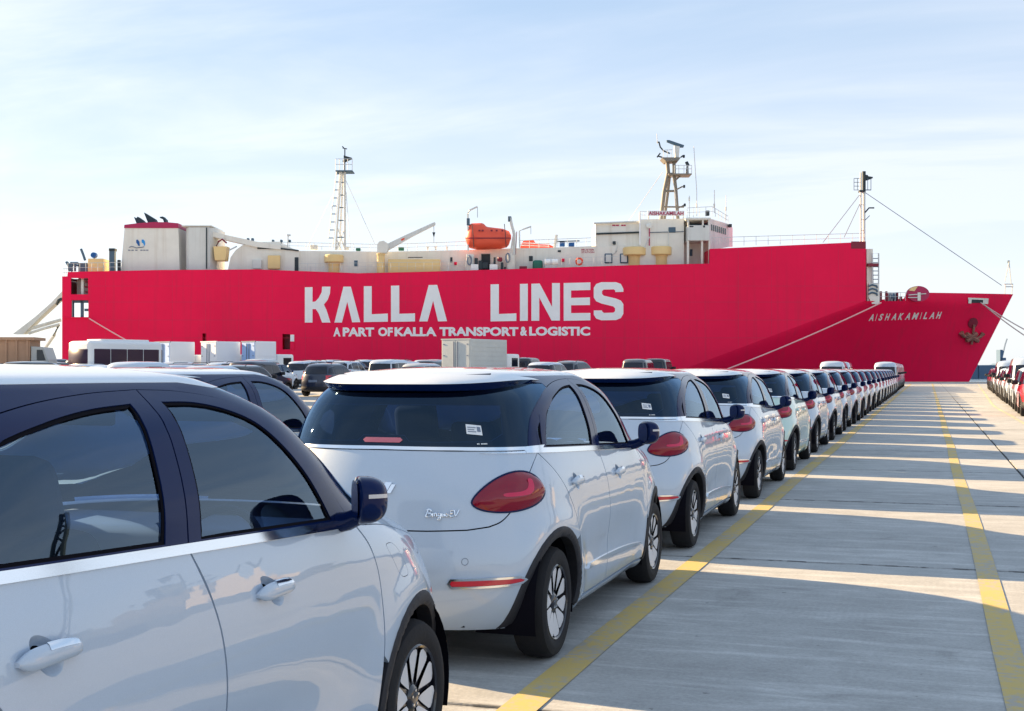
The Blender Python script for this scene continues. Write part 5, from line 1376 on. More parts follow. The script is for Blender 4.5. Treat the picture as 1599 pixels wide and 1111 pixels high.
# radar mast
rmast = put('radar_mast', MB().tube([pp(1032, 343, 4), pp(1037, 300, 4), pp(1043.5, 270, 4), pp(1042, 252, 4)], .26, 8), 'cream2', None, 50)
M['mast_brown'] = mat('brown_grey_mast_paint', (.22, .20, .17), .6); rmast.data.materials[0] = M['mast_brown']
for pts_, r_ in (([(1037.5, 343, 5.5), (1043, 300, 5.5), (1046, 272, 5)], .2), ([(1058.5, 343, 4), (1055.5, 300, 4), (1052.6, 272, 4), (1052.4, 250, 4)], .24), ([(1038, 299), (1056, 298.5)], .16), ([(1036.5, 323.5), (1068, 323.5)], .12), ([(1055.5, 281), (1063, 274.5)], .12), ([(1056, 296.5), (1066, 291.5)], .1), ([(1060, 325), (1069, 320)], .08), ([(1043, 272), (1052, 272)], .18)):
    ptube('mast_strut', pts_, r_, 'mast_brown', 4, rmast)
pbox('radar_platform', 1044, 271, 1080.5, 273, 'mast_brown', 3, 2.6, rmast); ppoly('top_platform', [(1034, 246), (1063.5, 246), (1060, 250.5), (1040, 252)], 'mast_brown', 3, 2.6, rmast)
for x in (1053, 1060, 1068, 1074, 1080): ptube('platform_rail', [(x, 258.5), (x, 271)], .035, 'rail', 3.1, rmast, 4)
for y in (258.5, 264): ptube('platform_rail', [(1053, y), (1080, y)], .035, 'rail', 3.1, rmast, 4)
for x in (1036, 1042, 1048): ptube('platform_rail', [(x, 234), (x, 246)], .035, 'rail', 3.1, rmast, 4)
ptube('platform_rail', [(1034, 235), (1050, 234)], .04, 'rail', 3.1, rmast, 4)
ppoly('radar_scanner', [(1041, 219), (1045, 219), (1068.5, 227), (1067.5, 230), (1063, 230), (1041.5, 221.5)], 'ship_blue', 3.4, .5, rmast)
ppoly('radar_pedestal', [(1053, 227.5), (1061.5, 229), (1060, 246), (1054.5, 246)], 'cream2', 3.3, .8, rmast)
ppoly('small_radar', [(1071.5, 271), (1073, 258.5), (1070.5, 253), (1074, 252), (1077, 258), (1075, 259.5), (1075.5, 271)], 'ship_dark', 3.5, .6, rmast)
for pts_ in ([(1029, 222), (1031, 230), (1036, 236), (1046, 240)], [(1025.5, 222.5), (1030, 222.5)], [(1026, 246), (1031, 239.5)], [(1027, 244), (1034, 246)], [(1063, 246), (1067, 243)]): ptube('antenna_arm', pts_, .10, 'ship_dark', 3.5, rmast)
for x, y in ((1068, 244), (1068.5, 291), (1069.5, 320)): pbox('mast_light', x - 1.6, y - 2, x + 1.6, y + 2.5, 'ship_dark', 3.6, .3, rmast)
ptube('mast_stay', [(1035, 268.6), (981, 346)], .04, 'rail', 4, rmast, 4); ptube('mast_stay', [(1049, 275), (1054, 300), (1056, 320)], .03, 'rail', 3, rmast, 4)
# forward mast
fm = put('forward_mast', MB().tube([pp(1344, 379, 2), pp(1344, 270, 2)], .13, 8), 'cream2', None, 50)
ptube('mast_tube', [(1349, 379), (1349, 300)], .2, 'cream2', 2.2, fm, 8); ptube('mast_tube_top', [(1349, 300), (1349, 268)], .24, 'ship_dark', 2.2, fm, 8)
pbox('mast_cap', 1342.5, 297, 1351, 300, 'ship_dark', 1.8, .8, fm)
for y in (320, 343, 360): ptube('mast_rung', [(1344, y), (1349, y)], .06, 'cream2', 2, fm, 4)
for x in (1333.5, 1339, 1355, 1360): ptube('cage_bar', [(x, 279), (x, 297.5)], .04, 'ship_blue', 1.7, fm, 4)
for y in (279, 285, 291, 297): ptube('cage_bar', [(1333.5, y), (1343, y)], .035, 'ship_blue', 1.7, fm, 4)
ptube('cage_bar', [(1351, 297), (1360, 297)], .06, 'ship_blue', 1.7, fm, 4)
ppoly('mast_lamp', [(1349, 273), (1355, 273.5), (1356, 275.5), (1363, 276.5), (1363, 278.5), (1356, 281), (1349, 282)], 'ship_dark', 1.9, .7, fm)
ptube('mast_arm', [(1351, 332), (1357, 325), (1365, 325)], .1, 'ship_dark', 2, fm); ptube('mast_arm', [(1351, 344), (1358, 337)], .05, 'ship_blue', 2, fm)
for a, b_ in (((1342, 305), (1285, 379)), ((1343, 318), (1318, 371)), ((1351, 301), (1564, 446))): ptube('mast_stay', [(*a, 2), (*b_, 2 if b_[0] < 1500 else 9)], .045, 'ink', 2, fm, 4)
rail(1143, 370.5, 1350, 364.5, 14, .2, 11)
# white gear tower at the break of the forecastle
ppoly('break_bulkhead', [(1353, 389), (1363, 389), (1365, 470), (1371, 476), (1360, 476), (1354, 470)], 'cream', .6, 3)
ppoly('break_casing', [(1357, 443), (1373, 443), (1373.5, 475), (1362, 475), (1356, 464)], 'cream', .3, 1)
ptube('break_ladder', [(1362, 472), (1362, 396), (1372, 396), (1372, 445)], .09, 'rail', .4)
for k in range(7): ptube('break_ladder', [(1362, 404 + k * 6.5), (1372, 404 + k * 6.5)], .06, 'ink', .4)
pbox('break_beam', 1355, 411.5, 1372, 416.5, 'hull_dark', .2, .5)
for k, y in enumerate((446, 452, 458)): ptube('break_handrail', [(1356, y + 1.5), (1362, y - 1), (1369, y + 1), (1370, y + 4)], .12, 'ship_blue', .2)
for x0, x1, y0 in ((1374.5, 1377.5, 455), (1383.5, 1386, 455), (1401, 1403, 457), (1406, 1409, 463)): pbox('bollard', x0, y0, x1, 474, 'hull_dark', 2.2, .5)
mb = MB(); mb.tube([pp(1386, 464.5, 3), pp(1401, 464.5, 3)], .55, 12); put('mooring_winch', mb, 'ship_blue', None, 50)
for x in (1388, 1393, 1398): pbox('winch_frame', x - .7, 458, x + .7, 474, 'cream2', 2.5, .3)
rail(1374, 457, 1414, 457, 13, 1.3, 5, r=.03)
mb = MB(); mb.lathe([(.01, 0), (1.0, 0), (1.0, .5), (.01, .5)], 'z', 28); ob = put('cable_drum', mb, 'band', None, 40); ob.location = pp(1432, 459.5, 2.1); ob.rotation_euler = (R(90), 0, 0); ob.scale = (1.42, 1.0, 1)
ppoly('drum_sector', [(1419, 454), (1423, 449.5), (1430, 447.6), (1433, 448), (1428, 455)], 'tan', 1.5, .08, ob.parent); pbox('drum_bracket', 1433, 457, 1438, 470, 'cream', 1.45, .12); ptube('drum_spoke', [(1419, 461), (1446, 459)], .07, 'cream2', 1.5); ptube('drum_spoke', [(1418, 465), (1436, 465)], .06, 'cream2', 1.5)
# jackstaff
jd = 9.5
for pts_ in ([(1569, 459), (1570, 444)], [(1580, 460), (1581, 444)], [(1568, 444), (1582, 444)], [(1569, 448), (1582, 448)], [(1575.5, 408), (1579, 444)], [(1575.5, 410), (1569, 440)]): ptube('jackstaff', pts_, .07, 'cream2', jd, None, 4)
pbox('jackstaff_light', 1574, 407, 1577, 411, 'ship_blue', jd, .3)
# stern ramp and its struts, lowered on to the quay behind the stern
rp = MB()
def sp3(x, y, dy=6): return pp(x, y, dy)
for dy in (5, 12):
    pass
ppoly('stern_ramp', [(97, 455), (97, 464), (60, 498), (36, 522), (20, 522), (55, 495), (80, 473)], 'cream2', 5, 1.5)
ptube('ramp_strut', [(95, 500), (70, 507), (30, 519)], .24, 'cream2', 5.5); ptube('ramp_strut', [(93, 507), (70, 513), (45, 521)], .20, 'cream2', 5.5); ptube('ramp_strut', [(92, 507), (84, 525), (70, 545)], .20, 'cream2', 5.5)
ptube('stern_davit', [(97, 467), (92, 469), (88, 476)], .2, 'ship_dark', 2)
# things that only rest on the ship
lb = MB(); K = 22; ring = 14; v = []
P0 = [(726, 371), (728, 360), (731.5, 350), (736, 347.4), (752, 346.8), (757, 349), (759.5, 353), (785, 356), (795, 360), (798.5, 367), (797.5, 376), (793, 385), (781, 388), (745, 389.5), (731, 386), (727, 378)]
A_ = np.array([(U(x, SD + .6), Zp(y, SD + .6)) for x, y in P0]); x0_, x1_ = A_[:, 0].min(), A_[:, 0].max()
def prof_at(x):
    zs = []
    for (a, b) in zip(A_, np.roll(A_, -1, 0)):
        if (a[0] - x) * (b[0] - x) <= 0 and a[0] != b[0]: zs.append(a[1] + (b[1] - a[1]) * (x - a[0]) / (b[0] - a[0]))
    return min(zs), max(zs)
for k in range(K + 1):
    x = x0_ + (x1_ - x0_) * (.004 + .992 * k / K); lo, hi = prof_at(x); t = 2 * k / K - 1; hb = 1.25 * max(.06, 1 - abs(t) ** 2.6) ** .6; mid = Zp(372, SD) 
    for j in range(ring):
        a = 2 * PI * j / ring; c, s_ = math.cos(a), math.sin(a)
        z = mid + (hi - mid) * s_ if s_ > 0 else mid + (mid - lo) * s_
        wf_ = (1 - .35 * max(0, s_) ** 2); v.append((x, 1.6 + hb * wf_ * np.sign(c) * abs(c) ** .8, z))
f = [(i * ring + j, (i + 1) * ring + j, (i + 1) * ring + (j + 1) % ring, i * ring + (j + 1) % ring) for i in range(K) for j in range(ring)] + [tuple(range(ring)), tuple(K * ring + j for j in range(ring))]
lb.add(v, f)
lroot = empty('lifeboat', (*W(0, SD), 0)); lroot.rotation_euler = (0, 0, YAW); tag(lroot, 'orange enclosed lifeboat hanging from davits over the ship deck, larger and nearer one', 'lifeboat')
make_obj('boat_hull', lb, 'orange', lroot, 50)
gw = MB(); gw.box(U(726.5, SD), U(797.5, SD), .28, .40, Zp(372.5), Zp(371)); make_obj('fender_band', gw, 'hull_dark', lroot)
for x in (738.5, 789): mbx = MB(); mbx.tube([pp(x - 1.5, 350, .45), pp(x, 365, .30), pp(x + 1.5, 387, .6)], .05, 5); make_obj('lifting_strap', mbx, 'ship_dark', lroot)
for x in (747, 752, 766, 774, 783): mbx = MB(); mbx.box(U(x, SD), U(x + 3, SD), .42, .5, Zp(361), Zp(358.5)); make_obj('boat_window', mbx, 'hull_dark', lroot)
l2 = empty('lifeboat', (*W(0, SD + 17), 0)); l2.rotation_euler = (0, 0, YAW); tag(l2, 'second orange lifeboat on the far side of the ship, only its canopy showing', 'lifeboat')
m2 = MB(); SD2 = SD + 17
m2.prism([(U(x, SD2), Zp(y, SD2)) for x, y in [(812, 392), (813, 384), (817, 376.5), (833, 375.5), (838, 381.5), (858, 382.5), (866, 386), (865, 392)]], 0, 2.4); make_obj('boat_hull', m2, 'orange', l2)
for y in (379.5, 383.5): mbx = MB(); mbx.tube([(U(813, SD2), -.05, Zp(y, SD2)), (U(858, SD2), -.05, Zp(y + 1.5, SD2))], .06, 4); make_obj('grab_line', mbx, 'paint_white', l2)
# mooring ropes
def rope(name, pts, r, m, label):
    mb = MB(); mb.tube(pts, r, 6); o = make_obj(name, mb, m, None, 50); o.location = (*W(0, SD), 0); o.rotation_euler = (0, 0, YAW); tag(o, label, 'mooring rope', 'mooring ropes of the ship')
def sag(a, b, s, n_=14):
    a = Vector(a); b = Vector(b); return [a.lerp(b, k / n_) - Vector((0, 0, s * 4 * (k / n_) * (1 - k / n_))) for k in range(n_ + 1)]
q0 = QD - SD + 1.0
rope('mooring_rope', sag(pp(1376, 473, -.3), (U(1085, SD + q0), q0, Zp(577.5 + 18, SD + q0) ), .35), .085, 'pink_line', 'pale pink rope slanting down along the bow from the forecastle')
rope('mooring_rope', sag(pp(139, 497.5, -.25), (U(330, SD + q0), q0, .1), .35), .08, 'pink_line', 'pink rope slanting down the hull from the stern opening')
q1 = -30
rope('mooring_rope', sag(anp(1530, 473), (U(1690, SD - 10), -10, Zp(556, SD - 10)), .5), .075, 'rope', 'upper of the two ropes running out to the right from the bow')
rope('mooring_rope', sag(anp(1532, 474), (U(1690, SD - 10), -10, Zp(572, SD - 10)), .7), .075, 'rope', 'lower of the two ropes running out to the right from the bow')
# distant harbour crane and buoy tower beyond the bow
fc_ = empty('harbour_tower', (*W(U(1564, 620), 620), -3)); fc_.rotation_euler = (0, 0, YAW); tag(fc_, 'small blue grey tower block far off behind the white van', 'tower')
DT = 620
def tb(x0, y0, x1, y1): return (U(x0, DT) - U(1564, DT), U(x1, DT) - U(1564, DT), 0, 5, Zp(y1, DT) + 3, Zp(y0, DT) + 3)
make_obj('tower_shaft', MB().box(*tb(1561.8, 546.5, 1566, 566)), 'shore', fc_); make_obj('tower_base', MB().box(*tb(1562, 559, 1571, 577)), 'shore', fc_)
make_obj('crane_arm', MB().tube([(U(1567, DT) - U(1564, DT), 2, Zp(560, DT) + 3), (U(1572, DT) - U(1564, DT), 2, Zp(538, DT) + 3), (U(1575, DT) - U(1564, DT), 2, Zp(529, DT) + 3)], .35, 4), 'shore2', fc_)
# ---------------------------------------------------------------- other cars and vans, simpler skins
def simple_wheel(parent, x, y, r, sd, parts=True):
    w = .1; t = MB(); t.lathe([(a, b * sd) for a, b in [(r * .64, w - .01), (r * .9, w), (r, w - .04), (r, -w), (r * .6, -w)]], 'x', 24)
    o = make_obj('wheel', t, 'rubber', parent, 40, (x, y, r))
    k = MB(); k.lathe([(a, b * sd) for a, b in [(r * .66, w - .015), (r * .6, w - .05), (r * .22, w - .035), (.0005, w - .02)]], 'x', 20)
    make_obj('rim', k, 'rim_silver', o, 30)
def simple_car(name, tab, yc, wb, wr, sides, rear_w, front_w, lamp, head, pr=9, pf=7, P=5.6, roof=None, body='white', roof_z=None, spare=False, rack=False, pillars=None):
    """sides: list of side-window outlines [(y,z)..]; rear_w/front_w: (half width low, z low, half width high, z high)"""
    root = empty(name)
    S = Shell(tab, yc, lambda z: pr, lambda z: 2.4, lambda z: pf, lambda z: 2.3, P, None, 160, 260)
    def A_(y0): return [('s', y0 + (wr + .07) * math.cos(R(a)), wr + (wr + .07) * math.sin(R(a))) for a in range(175, 4, -10)]
    zb = tab[0][1] + .02
    low = [('c', 0, S.V0 + .01)] + [('s', -.35, zb)] + A_(0) + [('s', wb / 2, zb)] + A_(wb) + [('s', wb + .36, zb), ('c', S.P, S.V0 + .01)]
    low = [p for p in low]
    top = [('c', S.P, S.V1), ('c', 0, S.V1)]
    make_obj('body', patch(S, S.pts(low + top), sp=.10, mirror='both', gap=0, rim=.05), body, root)
    if pillars:
        make_obj('pillar_band', patch(S, S.pts([('s', a, b) for a, b in pillars]), sp=.10, mirror='both', off=.003, gap=0, rim=0), 'black_gloss', root)
    for w_ in sides:
        for mm in ('none', 'only'):
            make_obj('side_window', patch(S, S.pts([('s', a, b) for a, b in w_]), sp=.09, mirror=mm, off=.006, gap=0, rim=.01), 'car_glass_dark', root)
    hw, z0, hw2, z1 = rear_w
    o = make_obj('rear_window', patch(S, S.pts([('r', 0, z0), ('r', hw, z0 + .01), ('r', hw2, z1 - .01), ('r', 0, z1)]), sp=.09, mirror='both', off=.006, gap=0, rim=.01), 'car_glass_dark', root)
    hw, z0, hw2, z1 = front_w
    make_obj('windscreen', patch(S, S.pts([('f', 0, z0), ('f', hw, z0 + .01), ('f', hw2, z1 - .01), ('f', 0, z1)]), sp=.09, mirror='both', off=.006, gap=0, rim=.01), 'car_glass_dark', root)
    x0, x1, z0, z1 = lamp
    for mm in ('none', 'only'):
        make_obj('tail_light', patch(S, S.pts([('r', x0, z0), ('r', x1, z0), ('s', -.0 + S.row(S.vz(z0))[1][0] + .22, (z0 + z1) / 2), ('r', x1, z1), ('r', x0, z1)]), sp=.08, mirror=mm, off=.012, gap=0, rim=.02), 'reflector', root)
        x2, x3, z2, z3 = head
        make_obj('headlight', patch(S, S.pts([('f', x2, z2), ('f', x3, z2), ('f', x3, z3), ('f', x2, z3)]), sp=.08, mirror=mm, off=.010, gap=0, rim=.02), 'headlamp', root)
    make_obj('rear_bumper', patch(S, S.pts([('c', 0, S.V0 + .03), ('s', -.40, zb + .02), ('s', -.46, .50), ('c', 0, S.vz(.50))]), sp=.10, mirror='both', off=.010, gap=0, rim=.02), 'black_plastic', root)
    pl_ = MB(); p0 = S.pos(0.0, S.vz(.78)); pl_.box(-.24, .24, p0[1] - .02, p0[1] + .01, .72, .84); make_obj('number_plate', pl_, 'ink', root)
    for y0 in (0, wb):
        for mm in ('none', 'only'):
            outer = [('s', y0 + (wr + .13) * math.cos(R(a)), wr + (wr + .13) * math.sin(R(a))) for a in range(-5, 186, 10)]
            inner = [('s', y0 + (wr + .05) * math.cos(R(a)), wr + (wr + .05) * math.sin(R(a))) for a in range(-5, 186, 10)]
            make_obj('arch_trim', patch(S, S.pts(outer + inner[::-1]), sp=.08, mirror=mm, off=.012, gap=0, rim=.04), 'black_plastic', root)
    w = max(t[4] for t in tab)
    ub = MB(); ub.box(-w + .16, w - .16, -.45, wb + .4, zb - .03, zb + .2); ub.box(-w + .3, w - .3, -.40, wb + .35, zb + .2, .75); make_obj('underbody', ub, 'seam', root)
    for y0 in (0, wb):
        for sd in (1, -1): simple_wheel(root, sd * (w - .13), y0, wr, sd)
    my = sides[0][-1] if False else None
    ym = max(p[0] for p in sides[0]); zm = min(p[1] for p in sides[0]) + .08
    for sd in (1, -1):
        m_ = MB(); wx = w - .04; m_.bevel_box(min(sd * wx, sd * (wx + .22)), max(sd * wx, sd * (wx + .22)), ym - .14, ym - .03, zm - .05, zm + .11, .03, 2); make_obj('wing_mirror', m_, 'black_plastic', root, 50)
    if rack:
        for sd in (1, -1):
            zt = tab[-1][1] - .0; r_ = MB(); r_.tube([(sd * w * .66, .1, zt - .07), (sd * w * .66, .25, zt + .02), (sd * w * .66, 1.6, zt + .02), (sd * w * .66, 1.8, zt - .07)], .018, 6); make_obj('roof_rail', r_, 'black_plastic', root, 50)
    return root
M['car_glass_dark'] = mat('dark_car_glass', (.006, .010, .022), .05, 0, .0, 1.5)
M['silver_paint'] = paint('silver_car_paint', (.42, .45, .48)); M['navy_paint'] = paint('dark_navy_car_paint', (.008, .018, .05)); M['grey_paint'] = paint('dark_grey_car_paint', (.09, .10, .12))
M['maroon_paint'] = paint('maroon_car_paint', (.20, .006, .018)); M['red_paint'] = paint('red_car_paint', (.62, .012, .02)); M['black_paint'] = paint('black_car_paint', (.006, .007, .010))
SUV = [(0, .24, -.55, 3.40, .80), (.10, .30, -.68, 3.52, .88), (.30, .48, -.74, 3.58, .905), (.50, .68, -.745, 3.56, .91), (.66, .84, -.73, 3.48, .90), (.78, .96, -.71, 3.30, .885), (.86, 1.03, -.70, 2.75, .865),
       (.98, 1.14, -.67, 2.45, .83), (1.16, 1.32, -.60, 2.15, .77), (1.34, 1.49, -.50, 1.85, .70), (1.46, 1.60, -.36, 1.58, .62), (1.58, 1.65, -.15, 1.35, .50), (1.74, 1.68, .1, 1.15, .34), (2.08, 1.70, .4, .9, 0)]
suv_sides = [[(1.08, 1.10), (2.05, 1.07), (1.72, 1.42), (1.45, 1.53), (1.12, 1.56)], [(.10, 1.12), (1.02, 1.10), (1.06, 1.56), (.35, 1.55), (.12, 1.50)], [(-.42, 1.16), (.04, 1.13), (.05, 1.49), (-.25, 1.42)]]
def new_suv(name='suv', body='white', rack=True):
    return simple_car(name, SUV, 1.40, 2.68, .345, suv_sides, (.66, 1.12, .56, 1.52), (.70, 1.09, .55, 1.56), (.62, .82, .86, 1.06), (.45, .80, .80, .92), body=body, rack=rack)
MPV = [(0, .22, -.60, 3.42, .78), (.10, .28, -.74, 3.55, .86), (.30, .46, -.80, 3.62, .875), (.50, .66, -.80, 3.60, .88), (.66, .82, -.79, 3.50, .875), (.76, .92, -.78, 3.25, .86), (.86, 1.00, -.77, 2.95, .84),
       (.98, 1.12, -.74, 2.62, .81), (1.18, 1.32, -.68, 2.25, .75), (1.36, 1.50, -.60, 1.90, .69), (1.50, 1.62, -.48, 1.55, .60), (1.62, 1.67, -.25, 1.3, .48), (1.78, 1.69, .0, 1.1, .33), (2.10, 1.70, .3, .9, 0)]
mpv_sides = [[(1.10, 1.04), (2.25, 1.02), (1.80, 1.40), (1.45, 1.54), (1.14, 1.56)], [(.10, 1.06), (1.04, 1.04), (1.08, 1.56), (.14, 1.56)], [(-.55, 1.10), (.04, 1.06), (.08, 1.55), (-.32, 1.52), (-.5, 1.44)]]
VAN = [(0, .24, -.95, 3.50, .80), (.10, .30, -1.05, 3.60, .84), (.30, .48, -1.10, 3.66, .85), (.60, .78, -1.10, 3.62, .85), (.80, .98, -1.09, 3.52, .848), (.98, 1.16, -1.08, 3.32, .845), (1.20, 1.38, -1.06, 3.05, .835),
       (1.45, 1.62, -1.03, 2.80, .81), (1.65, 1.82, -1.00, 2.62, .78), (1.82, 1.98, -.94, 2.45, .73), (1.95, 2.06, -.85, 2.3, .66), (2.08, 2.11, -.6, 2.1, .5), (2.24, 2.14, -.2, 1.8, .32), (2.52, 2.15, .2, 1.4, 0)]
van_sides = [[(1.75, 1.22), (2.85, 1.20), (2.62, 1.60), (2.45, 1.76), (1.75, 1.76)], [(.62, 1.22), (1.66, 1.22), (1.66, 1.76), (.62, 1.76)], [(-.80, 1.22), (.54, 1.22), (.54, 1.76), (-.76, 1.76)]]
def new_van(): return simple_car('van', VAN, 1.25, 2.57, .33, van_sides, (.70, 1.22, .64, 1.78), (.74, 1.24, .66, 1.84), (.70, .80, .80, 1.12), (.50, .74, .76, .92), pr=14, pf=10, P=6.2)
JEEP = [(0, .28, -.60, 3.20, .76), (.10, .34, -.70, 3.30, .84), (.30, .52, -.72, 3.34, .86), (.55, .78, -.72, 3.32, .86), (.72, .94, -.715, 3.28, .858), (.80, 1.00, -.71, 3.05, .85), (.86, 1.04, -.71, 2.5, .845), (.98, 1.16, -.70, 2.22, .83),
        (1.20, 1.38, -.67, 2.05, .79), (1.42, 1.60, -.64, 1.88, .745), (1.56, 1.74, -.58, 1.7, .69), (1.66, 1.80, -.45, 1.5, .60), (1.82, 1.84, -.1, 1.2, .40), (2.18, 1.86, .3, .9, 0)]
jeep_sides = [[(1.12, 1.12), (1.98, 1.11), (1.72, 1.58), (1.14, 1.64)], [(.14, 1.12), (1.06, 1.12), (1.08, 1.65), (.16, 1.65)], [(-.56, 1.14), (.08, 1.13), (.10, 1.64), (-.50, 1.60)]]
CITY = [(a, b, c, d, e) for (a, b, c, d, e) in MPV]
# ---------------------------------------------------------------- the row of hatchbacks
SKIP = {'wheel_nut', 'handle_trim', 'glass_print', 'badge_lettering', 'tow_cover', 'indicator', 'sun_visor', 'rear_view_mirror', 'steering_wheel', 'defroster_edge', 'reflector_rim', 'mirror_glass', 'mirror_base', 'inner_shell', 'headlight', 'grille'}
SKIP2 = SKIP | {'rim_blade', 'light_guide', 'lamp_surround', 'window_seal', 'door_strip', 'mirror_arm', 'handle', 'reflector', 'quarter_window_seal', 'paper_label', 'tailgate_emblem', 'dashboard', 'rear_seat', 'cabin_floor', 'charging_flap', 'stop_lamp'}
G1 = 'two tone hatchbacks parked in a row beside the yellow line'
proto = build_hatch()
rowy = [1.96, 6.63, 11.10, 15.62, 20.15, 24.62, 29.0, 33.5, 37.9, 42.4, 46.9, 51.3, 55.8, 60.3, 64.7, 69.2, 73.7, 78.2, 82.6, 87.1]
rowx = [-2.715, -2.765, -2.80, -2.80, -2.82, -2.84, -2.83, -2.85, -2.83, -2.84, -2.86, -2.84, -2.83, -2.85, -2.84, -2.85, -2.85, -2.86, -2.86, -2.86]
ordn = ['first', 'second', 'third', 'fourth', 'fifth', 'sixth', 'seventh', 'eighth', 'ninth', 'tenth', 'eleventh', 'twelfth', 'thirteenth', 'fourteenth', 'fifteenth', 'sixteenth', 'seventeenth', 'eighteenth', 'nineteenth', 'twentieth']
mint = {'car_white_paint': M['mint']}
for i, (x, y) in enumerate(zip(rowx, rowy)):
    if i == 0: continue
    c = copy_tree(proto, None, mint if i == 4 else None, () if i < 4 else SKIP if i < 8 else SKIP2)
    c.location = (x, y, 0)
    c.rotation_euler = (0, 0, R(rnd.uniform(-.4, .4)) if i > 2 else 0)
    if i == 1: lb_ = 'white and black hatchback shown whole from behind, red tail light and chrome badge lettering'
    elif i == 4: lb_ = 'pale mint green hatchback, fifth in the row beside the yellow line'
    else: lb_ = f'white hatchback with black pillars, {ordn[i]} from the camera in the row beside the yellow line'
    tag(c, lb_, 'car', G1)
proto.location = (rowx[0], rowy[0], 0)
tag(proto, 'closest white and black hatchback, its side windows and doors filling the lower left', 'car', G1)
G2 = 'two tone hatchbacks in the lanes further left'
for i, (x, y, t_) in enumerate([(-5.87, 7.9, 'white hatchback in the second lane, its black window arch behind the closest car'), (-5.9, 3.2, 'white hatchback in the second lane, hidden behind the windows of the closest car'),
                              (-8.95, 9.6, 'white hatchback in the third lane, only its roof showing past the second lane'), (-8.9, 4.9, 'white hatchback in the third lane by the left edge'),
                              (-12.0, 12.3, 'white hatchback in the fourth lane, pale roof below the minibus'), (-15.0, 13.6, 'white hatchback in the fifth lane near the left edge'), (-12.0, 17.0, 'white hatchback furthest ahead in the fourth lane')]):
    c = copy_tree(proto, None, None, () if i == 0 else SKIP); c.location = (x, y, 0); tag(c, t_, 'car', G2)
# vans at the far end of the row
van0 = new_van(); G3 = 'white vans at the far end of the car rows'
vp = [(-2.9, 93.6), (-2.92, 99.2), (-2.94, 104.8), (-2.95, 110.4), (-2.95, 116.0), (-2.96, 121.6), (-5.9, 84), (-5.9, 90)]
vl = ['first white van beyond the row of hatchbacks', 'second white van beyond the row of hatchbacks', 'third white van beyond the row of hatchbacks', 'fourth white van beyond the row of hatchbacks', 'fifth white van beyond the row of hatchbacks', 'last white van, nearest the ship at the end of the row', 'nearer of two white vans looking over the middle of the row', 'farther of two white vans looking over the middle of the row']
for i, ((x, y), t_) in enumerate(zip(vp, vl)):
    c = van0 if i == 0 else copy_tree(van0); c.location = (x, y, 0); tag(c, t_, 'van', G3)
# ---------------------------------------------------------------- cars on the right of the lane
suv0 = new_suv()
mpv0 = simple_car('minivan_car', MPV, 1.35, 2.66, .33, mpv_sides, (.64, 1.06, .56, 1.52), (.70, 1.05, .54, 1.56), (.62, .74, .84, 1.04), (.45, .76, .80, .88), body='white', rack=False)
jeep0 = simple_car('boxy_suv', JEEP, 1.30, 2.55, .36, jeep_sides, (.62, 1.14, .58, 1.62), (.72, 1.13, .62, 1.66), (.66, .80, .80, 1.02), (.45, .76, .70, .92), pr=16, pf=12, body='white')
def sw(c): return {'car_white_paint': M[c]} if c else None
used = set()
def place(p0, x, y, z, rz, col, label, cat, group, skip=()):
    if id(p0) in used or col: c = copy_tree(p0, None, sw(col), skip)
    else: c = p0; used.add(id(p0))
    c.location = (x, y, z); c.rotation_euler = (0, 0, rz); tag(c, label, cat, group); return c
G4 = 'vehicles parked along the right side of the lane'
used.add(id(van0))
rr = [(45.8, mpv0, 'red_paint', 'red car cut off by the right edge of the photo', 'car'), (50.9, mpv0, None, 'white car between the red car and the tall white van', 'car'), (56.6, van0, None, 'tall white van with dark rear window and red lamp, right edge', 'van'),
      (62.4, mpv0, None, 'white car just beyond the tall white van', 'car'), (67.6, suv0, None, 'white car with open looking dark side windows, second beyond the van', 'car'), (72.8, mpv0, None, 'white car, third beyond the tall van', 'car'), (78, suv0, None, 'white car, fourth beyond the tall van', 'car'),
      (83.2, van0, None, 'white van standing far down the right hand line', 'van'), (88.8, suv0, None, 'white car just beyond the far white van on the right', 'car'), (94, mpv0, None, 'last white car before the maroon ones on the right', 'car'), (98.8, mpv0, 'maroon_paint', 'nearest maroon car in the right hand line', 'car'),
      (104, suv0, 'maroon_paint', 'maroon car near the far end of the right hand line', 'car'), (109.2, mpv0, 'maroon_paint', 'last maroon car before the water', 'car')]
for y, p0, col, t_, cat in rr:
    place(p0, 4.05 + .026 * (y - 55), y, 0, R(-1.5), col, t_, cat, G4)
# ---------------------------------------------------------------- the far yard, cars in view-wide lines
G5 = 'cars of many kinds crowded in the far yard before the ship'
cols = [None, 'black_paint', None, 'navy_paint', None, None, 'silver_paint', None, 'black_paint', None]
cn = {None: 'white', 'navy_paint': 'dark blue', 'grey_paint': 'dark grey', 'silver_paint': 'silver', 'black_paint': 'black'}
kinds = [(suv0, 'suv', SKIP), (mpv0, 'people carrier', SKIP), (jeep0, 'boxy suv', SKIP), (proto, 'hatchback', SKIP2)]
used.add(id(proto))
